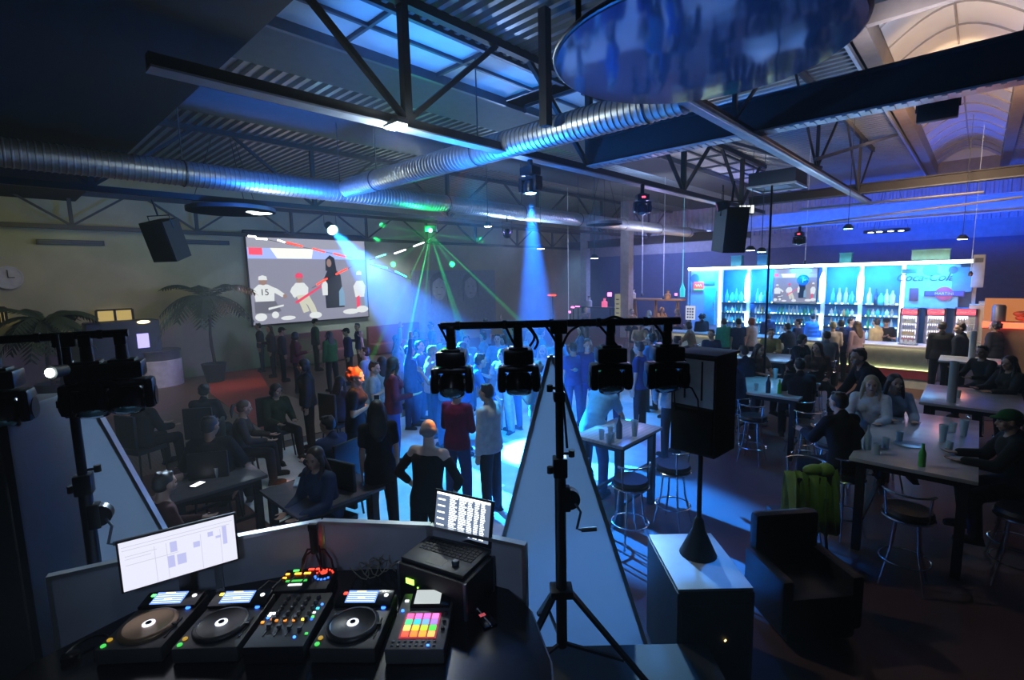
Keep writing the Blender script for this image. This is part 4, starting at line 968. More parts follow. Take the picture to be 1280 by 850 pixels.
for i, (u, v, w_, h_) in enumerate(((836, 366, .3, .35), (793, 366, .25, .4), (738, 372, .3, .5), (757, 372, .3, .45))):
    p = at(u, v, y=22); t = thing('storage_box', ('tall %s on the warm lit counter behind the crowd' % ['crate of bottles', 'pale jar', 'pale figure-shaped jar left of the column', 'pink lit jar left of the column'][i]), 'box', (p.x, 21.9, 1.895 if i < 2 else 1.42))
    q = MB(); q.lathe([(w_ * .5, 0), (w_ * .5, h_ * .6), (w_ * .2, h_ * .75), (w_ * .24, h_), (0, h_)], (0, 0, 0), 12); q.obj('jar', [M_warm, M_white, M_white, glow('jar_pink', (1, .15, .35), 1)][i], t)
    q = MB(); q.lathe([(w_ * .3, h_), (w_ * .3, h_ + .05), (0, h_ + .05)], (0, 0, 0), 12); q.obj('lid', M_steel, t)
t = thing('side_shelf', 'low shelf in the blue haze carrying the pale jars left of the column', 'shelf', (at(748, 380, y=22).x, 22, 0))
q = MB(); q.box((0, 0, 1.39), (2.1, .4, .05)); q.obj('shelf_board', M_steel, t)
for s in (-1, 1): q = MB(); q.box((s * .95, 0, .685), (.06, .3, 1.37)); q.obj('leg', M_steel, t)
t = thing('lit_notice', 'white notice board with rows of print at the left end of the bar', 'notice', (at(863, 391, y=17.3).x, 17.3, 0))
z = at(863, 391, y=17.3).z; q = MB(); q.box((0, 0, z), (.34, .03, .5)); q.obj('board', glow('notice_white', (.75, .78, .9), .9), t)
q = MB()
for i in range(3):
    for j in range(4): q.box((-.09 + i * .09, -.02, z - .16 + j * .1), (.06, .006, .06))
q.obj('print', M_ink, t); q = MB(); q.box((0, .02, (z - .25) / 2), (.04, .04, z - .25)); q.box((0, .02, .02), (.4, .3, .04)); q.obj('stand', M_blk, t)
for i, (u, v, col, w_, h_, lb) in enumerate(((690, 369, RED, .55, .08, 'red glowing tube far behind the dance floor'), (716, 384, PNK, .22, .1, 'small pink glowing lamp, lower left of the three pink lamps'), (712, 390, PNK, .16, .12, 'small pink glowing lamp nearest the thin white rod'), (722, 383, PNK, .30, .06, 'pink glowing tube lamp above the two small pink lamps'),
                                     (845, 368, PNK, .12, .12, 'small pink glowing lamp beside the crate of bottles'), (762, 368, PNK, .25, .22, 'pink glowing lamp behind the pink lit jar'))):
    p = at(u, v, y=24.5 if u > 700 else 22.5); t = thing('glow_lamp', lb, 'lamp', p)
    q = MB(); q.box((0, 0, 0), (w_, .08, h_), bev=.02); q.obj('tube', G(col, 5), t)
    q = MB(); q.box((0, .06, -p.z / 2), (.04, .04, p.z)); q.obj('stand', M_blk, t)

# ---- hanging fixtures
def ring_lamp(label, u, v, z, r, lit=None):
    p = at(u, v, z=z); t = thing('ring_lamp', label, 'ceiling lamp', p, 0, 'round hanging lamps')
    q = MB(); q.lathe([(r, 0), (r, .09), (r * .86, .09), (r * .86, 0), (r, 0)], (0, 0, 0), 36); q.obj('ring', mat('ring_grey', (.15, .17, .22), .4, .5), t)
    q = MB(); q.lathe([(r * .86, .05), (r * .86, .06), (0, .06)], (0, 0, 0), 36); q.obj('disc', mat('ring_disc', (.45, .48, .52), .4), t)
    for k_ in range(3):
        a = 2 * pi * k_ / 3; q = MB(); q.cyl((r * .9 * cos(a), r * .9 * sin(a), .09), (r * .3 * cos(a), r * .3 * sin(a), 6.45 - z), .008, .008, 5); q.obj('cable', M_blk, t)
    if lit:
        q = MB()
        for (dx, dy) in lit[2]: q.sph((dx, dy, -.015), (.10, .16, .02), 10)
        q.obj('bulb', glow(lit[0], lit[1], 8), t)
    return t
ring_lamp('wide round hanging lamp with a lit cluster at its right, over the olive wall', 290, 265, 4.75, .95, ('ring_white', (.8, .95, 1), [(.1, .55), (.3, .65), (.35, .35)]))
ring_lamp('round hanging lamp in the haze below the bright duct', 755, 281, 4.8, .62)
ring_lamp('round hanging lamp with a glowing underside above the bar', 1108, 290, 4.5, .75, ('ring_white', (.8, .95, 1), [(-.45, -.45), (-.15, -.6), (.2, -.6), (.5, -.4)]))
# mirror disc
t = thing('mirror_disc', 'huge round mirror disc hanging under the roof, showing blue reflections', 'mirror', Vector((-1.50, 3.47, 4.5)))
t.rotation_euler = (0, 0, 0)
q = MB(); q.lathe([(.945, 0), (.945, .05), (0, .05)], (0, 0, .005), 72)
m_ = bpy.data.materials.new('mirror_foil'); m_.use_nodes = True; nt = m_.node_tree; b = nt.nodes['Principled BSDF']; b.inputs['Metallic'].default_value = .9; b.inputs['Roughness'].default_value = .07; b.inputs['Base Color'].default_value = (.42, .60, .98, 1)  # blue of the reflected hall is tinted into the foil colour
n = nt.nodes.new('ShaderNodeTexNoise'); n.inputs['Scale'].default_value = 2.2; n.inputs['Detail'].default_value = 1; bp = nt.nodes.new('ShaderNodeBump'); bp.inputs['Strength'].default_value = .03; bp.inputs['Distance'].default_value = .1
tc = nt.nodes.new('ShaderNodeTexCoord'); nt.links.new(tc.outputs['Object'], n.inputs['Vector']); nt.links.new(n.outputs['Fac'], bp.inputs['Height']); nt.links.new(bp.outputs['Normal'], b.inputs['Normal'])
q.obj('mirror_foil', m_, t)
q = MB(); q.tube([(.95 * cos(2 * pi * i / 72), .95 * sin(2 * pi * i / 72), .03) for i in range(72)], .018, 8, True); q.obj('rim', M_steel, t)
for k_ in range(4):
    a = pi / 4 + pi / 2 * k_; q = MB(); q.cyl((cos(a) * .8, sin(a) * .8, .05), (cos(a) * .8, sin(a) * .8, 1.9), .02); q.obj('hanger', M_blk, t)
# post at the disc's left
q = MB(); p = at(681, 60, z=6); q.box((p.x, p.y, 5.75), (.12, .12, 1.45)); tag(q.obj('roof_strut', M_black), 'vertical black roof strut beside the left rim of the mirror disc', 'strut')
# white floodlight
p = at(495, 160, z=4.86)
t = thing('floodlight', 'white glowing floodlight under the black truss', 'floodlight', p)
q = MB(); q.box((0, 0, .05), (.30, .16, .05), bev=.01); q.box((0, 0, .085), (.05, .10, .04)); q.obj('housing', M_steel, t)
q = MB(); q.box((0, 0, .015), (.27, .14, .02), bev=.006); q.obj('lens', glow('flood_white', (1, .98, .88), 40), t); flood_p = p.copy()
# speakers on the roof steel
def hung_speaker(label, p, rz, tilt, w=.42, h=.72, d=.42):
    t = thing('hanging_speaker', label, 'loudspeaker', p, 0); t.rotation_euler = (R(tilt), 0, rz)
    q = MB(); poly = [(-w / 2, -d / 2), (w / 2, -d / 2), (w * .38, d / 2), (-w * .38, d / 2)]; slabpoly(q, poly, -h / 2, h / 2); q.obj('cabinet', M_blk, t)
    q = MB(); q.box((0, -d / 2 - .006, 0), (w * .92, .012, h * .94), bev=.004); q.obj('grille', M_rubber, t)
    q = MB(); q.tube([(-w * .45, 0, h * .3), (-w * .45, 0, h * .62), (w * .45, 0, h * .62), (w * .45, 0, h * .3)], .012, 6); q.cyl((0, 0, h * .62), (0, 0, h * .62 + .35), .02); q.obj('bracket', M_blk, t)
    return t
hung_speaker('tilted black loudspeaker hanging from the truss before the olive wall', at(209, 300, d=11.2), YAW + R(-12), 18, .62, .86, .5)
hung_speaker('black loudspeaker hanging from the roof left of the bar, under the violet lamp', at(911, 287, d=9.2), YAW + R(10), 8, .44, .80, .45)
# moving heads on the truss
SPOT1 = at(663, 226, x=-5.4)
mh = moving_head('black moving head light on the truss pouring a broad blue beam straight down', SPOT1 + Vector((0, 0, .40)), 0, 0, lens=glow('lens_blue', (.15, .5, 1), 60), k=1.55, group=None)
mh2 = moving_head('black moving head light with a red display on the truss, right of the blue beam', at(803, 232, x=-5.3), YAW, -10, k=1.5, led=glow('led_red', (1, .05, .1), 6))
mh3 = moving_head('black moving head light with a red display above the bar television', at(1000, 283, y=15.9), 0, -10, k=1.3, led=glow('led_red', (1, .05, .1), 6))
# par lamps with their own light
def par(label, p, target, col, es, r=.075, L=.2, m=M_blk, name='par_lamp'):
    d = (Vector(target) - p).normalized(); t = thing(name, label, 'stage light', p)
    q = MB(); q.cyl(-d * L, Vector((0, 0, 0)), r * .8, r, 18, cap=False); q.sph(-d * L, r * .8, 12); q.obj('can', m, t)
    q = MB(); q.cyl(-d * .035, -d * .03, r * .92, r * .92, 18); q.obj('lens', glow('lens_%d_%d_%d_%d' % (col[0] * 100, col[1] * 100, col[2] * 100, es), col, es), t)
    q = MB(); s = d.cross(Vector((0, 0, 1))).normalized() * r * 1.15; c = -d * L * .6; tp = c + Vector((0, 0, r * 2.6))
    q.tube([c - s, tp - s, tp + s, c + s], .008, 5); q.cyl(tp, tp + Vector((0, 0, .12)), .012); q.obj('bracket', m, t); return t
P_BLUE = at(416, 288, d=13.4); T_BLUE = at(600, 500, z=.9)
par('par lamp shooting the wide slanting blue beam, above the projection screen', P_BLUE, T_BLUE, (.25, .75, 1), 60, .14, .3)
par('small violet glowing stage lamp below the bright duct', at(634, 293, d=12), at(634, 420, z=0), (.25, .12, 1), 40, .10, .16)
P_VIO = at(896, 259, d=9.0); T_VIO = at(700, 340, d=11)
par('violet glowing lamp above the loudspeaker left of the bar', P_VIO, P_VIO + Vector((-2, -1.0, -.55)), (.75, .35, 1), 14, .09, .16)
t = thing('cassette_unit', 'square black air unit with a pale rim hanging above the bar aisle', 'air unit', at(972, 232, z=4.95), 0)
q = MB(); q.box((0, 0, .12), (.95, .95, .30), bev=.02); q.obj('housing', mat('unit_dark', (.03, .04, .05), .6), t)
q = MB()
for s in (-1, 1): q.box((s * .47, 0, -.04), (.05, 1.0, .04)); q.box((0, s * .47, -.04), (1.0, .05, .04))
q.obj('rim', M_flange, t)
q = MB(); q.box((0, 0, -.03), (.5, .5, .02)); q.obj('grille', M_steel, t)
t = thing('flood_box', 'small pale caged lamp right of the violet lamp', 'lamp', at(932, 262, d=9.3), YAW)
q = MB(); q.box((0, 0, 0), (.30, .08, .18), bev=.01); q.obj('casing', M_steel, t)
q = MB()
for k_ in range(4): q.box((-.105 + .07 * k_, -.045, 0), (.05, .01, .14))
q.obj('lens', glow('pale_lens', (.85, .9, .9), 1.6), t)
t = thing('roof_flood', 'flat black floodlight hanging against the domed skylight', 'floodlight', at(1172, 137, y=8.4))
q = MB(); q.box((0, 0, 0), (.40, .12, .26), bev=.015); q.obj('housing', M_blk, t)
q = MB(); q.tube([(-.21, 0, 0), (-.21, 0, .2), (.21, 0, .2), (.21, 0, 0)], .01, 5); q.obj('bracket', M_blk, t)
# downlights
for u, v, z, lb, e in ((610, 283, 4.4, 'small white ceiling downlight left of the violet stage lamp', 30), (676, 311, 4.4, 'small white ceiling downlight right of the broad blue beam', 22), (743, 323, 4.4, 'small white ceiling downlight before the blue-grey column', 16),
                      (938, 313, 3.9, 'small oblong white downlight left of the bar spotlight', 14), (1203, 299, 4.6, 'small white downlight at the right above the bar', 16), (952, 315, 3.75, 'cyan glowing spotlight above the blue box on the bar', 30), (1060, 286, 4.4, 'small pale cyan downlight above the cyan box', 14)):
    p = at(u, v, z=z) if v < 335 else None
    t = thing('downlight', lb, 'ceiling light', at(u, v, d=12.5 if u < 800 else 11.5))
    q = MB(); q.lathe([(.10, .0), (.11, .03), (.05, .10), (0, .10)], (0, 0, 0), 18); q.cyl((0, 0, .1), (0, 0, 6.4 - t.location.z), .008, .008, 5); q.obj('housing', M_steel, t)
    q = MB(); q.lathe([(.085, -.006), (.085, .004), (0, .004)], (0, 0, 0), 18); q.obj('lens', glow('dl_%d' % u, (.2, .9, 1) if u in (952, 1060) else (.95, .95, 1), e), t)
# pendants : thin rods with cyan bottle shaped shades
for u, v0, v1, y, lb in ((710, 298, 402, 16, 'thin white pendant rod in the blue haze'), (803, 325, 368, 17, 'thin pale pendant rod left of the bar, furthest left of three'), (830, 318, 372, 17, 'thin pale pendant rod left of the bar, middle of three'), (1216, 312, 342, 17, 'thin pale pendant rod right of the bar'), (1008, 293, 328, 16.5, 'thin cyan pendant rod above the television')):
    a, b_ = at(u, v0, y=y), at(u, v1, y=y); t = thing('pendant_rod', lb, 'pendant', (a.x, a.y, b_.z))
    q = MB(); q.cyl((0, 0, 0), (0, 0, a.z - b_.z), .009, .009, 8); q.cyl((0, 0, a.z - b_.z), (0, 0, 6.45 - b_.z), .005, .005, 5); q.obj('rod', mat('rod_white', (.7, .75, .8), .4, emit=(.6, .75, 1), es=.25), t)
    q = MB(); q.lathe([(.03, 0), (.05, .06), (.02, .12)], (0, 0, -.06), 10); q.obj('tip', M_steel, t)
a, b_ = at(852, 312, y=16.5), at(853, 371, y=16.5)
t = thing('pendant_lamp', 'cyan bottle-shaped pendant lamp on a thin rod left of the bar', 'pendant', (b_.x, b_.y, b_.z))
q = MB(); q.lathe([(.08, 0), (.09, .25), (.03, .42), (.015, .5)], (0, 0, 0), 14); q.obj('shade', mat('pendant_cyan', (.1, .7, .7), .3, emit=(.05, .75, .8), es=.8), t)
q = MB(); q.cyl((0, 0, .5), (0, 0, a.z - b_.z), .015, .015, 8); q.cyl((0, 0, a.z - b_.z), (0, 0, 6.45 - b_.z), .005, .005, 5); q.obj('rod', mat('pendant_rod', (.3, .8, .9), .3, emit=(.2, .8, 1), es=.6), t)
# dark floor-to-roof pole in front of the bar
p = at(955, 470, z=1.0); t = thing('support_pole', 'thin dark pole standing before the bar, left of the television', 'pole', (p.x, p.y, 0))
q = MB(); q.cyl((0, 0, 0), (0, 0, at(955, 232, d=p.dot(FWD)).z), .02, .02, 12); q.obj('shaft', M_blacksteel, t); q = MB(); q.cyl((0, 0, 0), (0, 0, .02), .12, .12, 16); q.obj('base_plate', M_blacksteel, t)
# upper pale rails at the upper right (sprinkler pipes)
for a, b_, y, lb in (((960, 287), (1278, 246), 15.2, 'thin pale pipe under the blue lit roof beam above the bar'), ((1000, 262), (1230, 240), 14.0, 'thin pale pipe crossing below the domed skylights')):
    q = MB(); q.cyl(at(*a, y=y), at(*b_, y=y), .025, .025, 8); tag(q.obj('ceiling_pipe', M_flange), lb, 'pipe')
q = MB(); q.cyl((-2.4, 5.0, 4.90), (-2.4, 17.5, 4.90), .035, .035, 8); tag(q.obj('ceiling_pipe', M_flange), 'straight pale pipe running towards the bar from under the mirror disc', 'pipe')
# green laser
P_LAS = at(538, 288, d=13.0)
t = thing('laser_projector', 'small projector fanning bright green laser beams over the crowd', 'laser', P_LAS, YAW)
q = MB(); q.box((0, .12, .05), (.30, .2, .16), bev=.01); q.tube([(-.16, .12, .05), (-.16, .12, .3), (.16, .12, .3), (.16, .12, .05)], .01, 5); q.obj('housing', M_blk, t)
q = MB(); q.sph((0, 0, 0), (.05, .03, .05), 12); q.obj('aperture', glow('laser_green', (.05, 1, .35), 60), t)
# ================================================================ TABLES, STOOLS, GLASSES
M_top = checker_wood('pale_plank_top', (.42, .42, .44), (.58, .58, .60), 5, .25, 'X')
M_whitetop = mat('pale_table_top', (.52, .53, .56), .22, scale=4)
M_seat = mat('black_leather', (.008, .008, .010), .5)
def table(label, x0, x1, y0, y1, h, topm=M_top, rz=0.0, group=None, legr=.04):
    t = thing('high_table', label, 'table', ((x0 + x1) / 2, (y0 + y1) / 2, 0), rz, group); w, d = x1 - x0, y1 - y0
    q = MB(); q.box((0, 0, h - .02), (w, d, .04), bev=.006); q.obj('table_top', topm, t)
    q = MB(); q.box((0, 0, h - .08), (w - .16, d - .16, .07)); q.obj('apron', M_blk, t)
    for sx in (-1, 1):
        for sy in (-1, 1): q = MB(); q.box((sx * (w / 2 - .10), sy * (d / 2 - .10), (h - .05) / 2), (legr * 2, legr * 2, h - .05)); q.obj('leg', M_blk, t)
    for sx in (-1, 1): q = MB(); q.box((sx * (w / 2 - .10), 0, .25), (.04, d - .2, .04)); q.obj('rail', M_blk, t)
    return t
tA = table('high table with a pale planked top just right of the white triangle', -3.62, -2.92, 4.95, 5.95, 1.05)
tB = table('high table with a bright cyan-lit top crowded with bottles in front of the bar guests', -3.15, -1.95, 8.6, 10.1, 1.05, M_whitetop)
tC = table('long high table with a pale top, green bottle and glasses at the right', -.90, .12, 6.2, 8.75, 1.05, M_whitetop)
tD = table('high table half hidden behind the seated guests, below the drinks fridges', -.55, .6, 9.5, 11.1, 1.05, M_whitetop)
table('small high table carrying the further drink tower before the drinks fridges', -.55, .45, 14.1, 15.0, 1.05, M_whitetop)
tE = table('dark high table among the guests near the bar, behind the cyan-lit table', -4.2, -3.0, 12.0, 13.2, 1.05, M_whitetop)
tF = table('low table with empty glasses among the seated guests at the far left', -7.05, -6.15, 1.15, 2.15, .74, mat('dark_top', (.10, .10, .12), .2))
def stool(label, loc, rz, group='bar stools', h=.76):
    t = thing('bar_stool', label, 'stool', loc, rz, group)
    q = MB(); q.lathe([(.10, 0), (.19, .01), (.205, .04), (.19, .075), (.0, .08)], (0, 0, h - .06), 24); q.obj('seat', M_seat, t)
    q = MB(); q.lathe([(.205, 0), (.215, .01), (.205, .02)], (0, 0, h - .075), 24); q.obj('seat_ring', M_chrome, t)
    for k_ in range(4):
        a = pi / 4 + pi / 2 * k_; q = MB(); q.tube([(.12 * cos(a), .12 * sin(a), h - .07), (.15 * cos(a), .15 * sin(a), h * .5), (.24 * cos(a), .24 * sin(a), .012)], .012, 8); q.obj('leg', M_chrome, t)
    q = MB(); q.tube([(.205 * cos(2 * pi * i / 24), .205 * sin(2 * pi * i / 24), .26) for i in range(24)], .009, 6, True); q.obj('footrest', M_chrome, t)
    q = MB(); q.tube([(.21 * cos(w), .21 * sin(w), h + .20) for w in [R(200 + 14 * i) for i in range(11)]], .012, 8); hb = q.obj('back_rail', M_chrome, t)
    q = MB()
    for w in (R(215), R(325)): q.tube([(.19 * cos(w), .19 * sin(w), h - .05), (.215 * cos(w), .215 * sin(w), h + .20)], .010, 8)
    q.obj('back_post', M_chrome, t)
    return t
s0 = stool('black bar stool with chrome back hoop in front of the planked table', (-2.72, 4.78, 0), R(60))
for (x, y, a, lb) in ((-3.35, 4.62, 10, 'black bar stool with glinting ring tucked under the near end of the planked table'), (-2.55, 5.5, 90, 'black bar stool with chrome hoop on the right of the planked table'),
                      (-.35, 5.85, 0, 'bar stool with glinting blue legs at the near end of the long pale table'), (.45, 6.5, 90, 'bar stool with a blue glinting hoop at the right of the long pale table'),
                      (-1.25, 6.0, 200, 'dark bar stool left of the near end of the long pale table'), (-1.75, 8.35, 20, 'bar stool with a small blue glint at the near corner of the bottle table'), (-2.5, 8.25, 0, 'dark bar stool before the bottle table, right of the standing loudspeaker'),
                      (-1.3, 7.6, 260, 'dark bar stool on the left of the long pale table'), (.5, 7.8, 90, 'dark bar stool on the right of the long pale table, further back')):
    dup(s0, (x, y, 0), R(a), lb, 'bar stools')
def chair(label, loc, rz, group='dark chairs of the left tables', hs=.46):
    t = thing('chair', label, 'chair', loc, rz, group)
    q = MB(); q.box((0, 0, hs), (.46, .46, .07), bev=.02); q.obj('seat', M_seat, t)
    q = MB(); q.box((0, -.22, hs + .34), (.44, .05, .52), bev=.02); q.obj('backrest', M_seat, t)
    for sx in (-1, 1):
        for sy in (-1, 1): q = MB(); q.cyl((sx * .18, sy * .18, hs - .03), (sx * .21, sy * .21, 0), .016, .013, 8); q.obj('leg', M_blk, t)
    return t
c0 = chair('dark armless chair nearest the glowing monitor at the left table', (-6.05, .9, 0), R(0))
# jacket over a chair back in the right foreground and green coat
# lectern-like black booth seat in the right foreground
t = thing('armchair', 'big black armchair standing in the dark right foreground', 'armchair', at(1005, 650, z=.95), YAW + R(185)); t.location.z = 0; t.scale = (.75, .75, .78)
q = MB(); q.box((0, 0, .3), (.8, .75, .5), bev=.06); q.obj('seat', M_seat, t)
q = MB(); q.box((0, -.34, .62), (.8, .16, 1.1), bev=.07); q.obj('backrest', M_seat, t)
for s in (-1, 1): q = MB(); q.box((s * .4, 0, .45), (.14, .75, .6), bev=.05); q.obj('armrest', M_seat, t)
t = thing('green_coat', 'khaki green coat with a pale lining draped over a chair, left of the long table', 'coat', at(1015, 592, z=.98), YAW)
q = MB(); g = random.Random(2); n_ = 22; rows = []
for j, (z, dy) in enumerate(((-.62, .10), (-.40, .09), (-.18, .07), (-.02, .04), (.03, .0), (-.02, -.05), (-.22, -.09), (-.44, -.11), (-.60, -.12))):
    rows.append([(-.26 + .52 * i / (n_ - 1) + (.02 * sin(i * 2 + j)), dy + .025 * sin(i * 1.5 + j * .3) * (1 + abs(z) * 1.5), z + .02 * sin(i * .7) * (1 if abs(z) > .5 else .3)) for i in range(n_)])
vs = [p for r in rows for p in r]; q.add(vs, [(j * n_ + i, j * n_ + i + 1, (j + 1) * n_ + i + 1, (j + 1) * n_ + i) for j in range(8) for i in range(n_ - 1)])
co = q.obj('coat_cloth', mat('coat_green', (.16, .22, .06), .9, scale=8), t, 60); sm = co.modifiers.new('thick', 'SOLIDIFY'); sm.thickness = .02
q = MB(); q.sph((.13, .0, .03), (.10, .07, .08), 12); q.sph((.02, .0, .04), (.12, .06, .06), 12); q.obj('hood', mat('coat_green', (.16, .22, .06), .9), t)
# chair under it
c1 = dup(c0, tuple(Vector((t.location.x, t.location.y, 0)) + FWD * .20), YAW, 'dark high chair hidden under the khaki green coat', None); c1['group'] = 'dark chairs of the left tables'; c1.scale = (1, 1, .90)
# glassware
def glass_mesh(n_, prof, m_): q = MB(); q.lathe(prof, (0, 0, 0), 14); return q.mesh(n_, m_, 50)
M_beer = mat('green_bottle_glass', (.10, .55, .08), .1, var=0, spec=.8); M_dkb = mat('dark_bottle_glass', (.02, .05, .12), .1, var=0, spec=.8); M_cup = mat('cup_plastic', (.55, .75, .85), .15, var=0, alpha=.55); M_cola = mat('cola_liquid', (.03, .012, .01), .2, var=0)
me_b = glass_mesh('beer_bottle', [(.030, 0), (.032, .01), (.032, .14), (.014, .19), (.013, .24), (0, .24)], M_beer)
me_d = glass_mesh('dark_bottle', [(.036, 0), (.038, .01), (.038, .17), (.014, .23), (.013, .29), (0, .29)], M_dkb)
me_c = glass_mesh('clear_bottle', [(.034, 0), (.036, .01), (.036, .16), (.014, .22), (.013, .28), (0, .28)], M_cup)
me_g = glass_mesh('tumbler', [(.028, 0), (.036, .12), (.033, .12), (.026, .01), (0, .01)], M_cup)
me_t = glass_mesh('tall_cup', [(.030, 0), (.044, .20), (.041, .20), (.028, .01), (0, .01)], M_cup)
me_w = glass_mesh('white_cup', [(.030, 0), (.040, .12), (.037, .12), (.028, .01), (0, .01)], mat('paper_cup', (.85, .85, .85), .5))
me_tw = glass_mesh('drink_tower', [(.055, 0), (.055, .62), (.05, .62), (.05, .01), (0, .01)], mat('tower_plastic', (.62, .68, .72), .3, var=0, alpha=.8))
def put(kind, me, u, v, z, label, grp=None, content=None, cat=None, par_=None):
    p = at(u, v, z=z); o = bpy.data.objects.new(kind, me); COL.objects.link(o); o.location = p + Vector((0, 0, .001))
    tag(o, label, cat or kind.split('_')[-1], grp)
    if content is not None:
        q = MB(); q.lathe([(.024, .008), (.030, .07), (0, .07)], (0, 0, 0), 12); q.obj('drink', content, o)
    return o
z = 1.05
GA = 'glasses on the planked high table'
put('tall_cup', me_t, 793, 545, z, 'tall clear cup with a straw and dark drink at the back of the planked table', GA, M_cola, 'cup')
o = COL.objects[-1]
put('dark_bottle', me_d, 774, 548, z, 'small dark bottle beside the glasses on the planked table', GA, cat='bottle')
for u, v, lb in ((752, 549, 'small empty glass, leftmost on the planked table'), (761, 555, 'small empty glass standing second from the left on the planked table'), (765, 553, 'small empty glass just left of the dark bottle on the planked table'), (763, 545, 'small empty glass behind the others on the planked table'), (771, 540, 'small empty glass at the far edge of the planked table')):
    put('tumbler', me_g, u, v, z, lb, GA, cat='glass')
q = MB(); p = at(795, 545, z=z); q.cyl(p + Vector((.01, 0, .02)), p + Vector((.035, .01, .28)), .004, .004, 6); tag(q.obj('drinking_straw', M_white), 'white straw standing in the tall cup on the planked table', 'straw')
GB = 'bottles on the cyan-lit high table'
for k_, me, u, v, lb, ct in (('dark_bottle', me_d, 960, 491, 'dark blue bottle left of the green bottle on the cyan-lit table', 'bottle'), ('beer_bottle', me_b, 974, 492, 'glowing green bottle in the middle of the cyan-lit table', 'bottle'),
                         ('clear_bottle', me_c, 990, 492, 'clear bottle just right of the green bottle on the cyan-lit table', 'bottle'), ('dark_bottle', me_d, 1009, 486, 'dark bottle with a pale cap towards the right of the cyan-lit table', 'bottle'),
                         ('tumbler', me_g, 1014, 490, 'clear glass right of the dark capped bottle on the cyan-lit table', 'glass'), ('paper_cup', me_w, 1020, 488, 'white paper cup at the right end of the cyan-lit table', 'cup'),
                         ('tumbler', me_g, 945, 488, 'clear glass at the left of the cyan-lit table', 'glass'), ('tall_cup', me_t, 969, 474, 'tall cyan cup at the far side of the cyan-lit table', 'cup'), ('tumbler', me_g, 981, 486, 'clear glass behind the green bottle on the cyan-lit table', 'glass')):
    put(k_, me, u, v, z, lb, GB, cat=ct)
GC = 'drinks on the long pale table'
for k_, me, u, v, lb, ct in (('beer_bottle', me_b, 1152, 583, 'green beer bottle near the near edge of the long pale table', 'bottle'), ('drink_tower', me_tw, 1189, 503, 'tall pale clear drink tower on the long pale table, nearer of the two', 'drink tower'),
                         ('tall_cup', me_t, 1204, 545, 'tall cup glowing blue at the right of the long pale table', 'cup'), ('tall_cup', me_t, 1178, 552, 'wide cup glowing blue in the middle of the long pale table', 'cup'), ('tumbler', me_g, 1186, 565, 'clear glass before the blue cup on the long pale table', 'glass'),
                         ('clear_bottle', me_c, 1084, 562, 'clear bottle at the left end of the long pale table', 'bottle'), ('tumbler', me_g, 1096, 568, 'small glass beside the clear bottle on the long pale table', 'glass'), ('tumbler', me_g, 1107, 560, 'small glass left of the green bottle on the long pale table', 'glass'), ('tumbler', me_g, 1124, 552, 'small glass before the dark haired woman', 'glass'),
                         ('tumbler', me_g, 1191, 540, 'clear glass between the two blue cups', 'glass'), ('paper_cup', me_w, 1197, 497, 'white cup right of the nearer drink tower', 'cup')):
    put(k_, me, u, v, z, lb, GC, cat=ct)
put('drink_tower', me_tw, 1214, 449, 1.05, 'tall pale clear drink tower on the further table, beside the dark standing guests', GC, cat='drink tower')
q = MB(); q.lathe([(.12, 0), (.14, .012), (.12, .01), (0, .006)], (0, 0, 0), 28); pl = q.obj('plate', M_cup); pl.location = at(1135, 556, z=1.052); tag(pl, 'round clear plate near the dark haired woman on the long table', 'plate')
GF = 'glasses on the low left table'
for u, v, lb in ((232, 590, 'empty glass at the left of the low dark table'), (240, 582, 'empty glass in the middle of the low dark table'), (262, 585, 'pale glass right of the middle of the low dark table'), (281, 584, 'pale glass at the right of the low dark table'), (272, 596, 'empty glass at the near edge of the low dark table')):
    put('tumbler', me_g, u, v, .74, lb, GF, cat='glass')
t = thing('lit_phone', 'phone with a bright white screen lying on the low table at the left', 'phone', at(247, 606, z=.745), R(30))
q = MB(); q.box((0, 0, .004), (.09, .16, .008), bev=.003); q.obj('case', M_blk, t); q = MB(); q.box((0, 0, .0086), (.08, .14, .001)); q.obj('screen', glow('phone_white', (.9, .9, 1), 4), t)
q = MB(); q.box((0, 0, .003), (.12, .28, .006)); o = q.obj('napkin', mat('napkin_blue', (.45, .6, .75), .8)); o.location = at(375, 602, z=.75); o.rotation_euler = (0, 0, R(60)); tag(o, 'pale blue menu card lying beside the hand at the dark left table', 'menu')
table('dark low table under the pale blue menu card', -5.75, -4.75, 1.9, 2.9, .74, mat('dark_top', (.10, .10, .12), .2))
# ================================================================ PEOPLE
V = Vector
def remesh(q, name, mats, voxel=.011, smooth=6):
    me = q.mesh(name + '_raw', mats if isinstance(mats, list) else [mats], None); o = bpy.data.objects.new('tmp', me); COL.objects.link(o)
    r = o.modifiers.new('r', 'REMESH'); r.mode = 'VOXEL'; r.voxel_size = voxel; r.use_smooth_shade = True
    s = o.modifiers.new('s', 'SMOOTH'); s.factor = .5; s.iterations = smooth
    out = bpy.data.meshes.new_from_object(o.evaluated_get(bpy.context.evaluated_depsgraph_get())); out.name = name
    bpy.data.objects.remove(o); bpy.data.meshes.remove(me)
    out.polygons.foreach_set('use_smooth', [True] * len(out.polygons))
    return out
def rotz(v, a): return Matrix.Rotation(R(a), 3, 'Z') @ Vector(v)
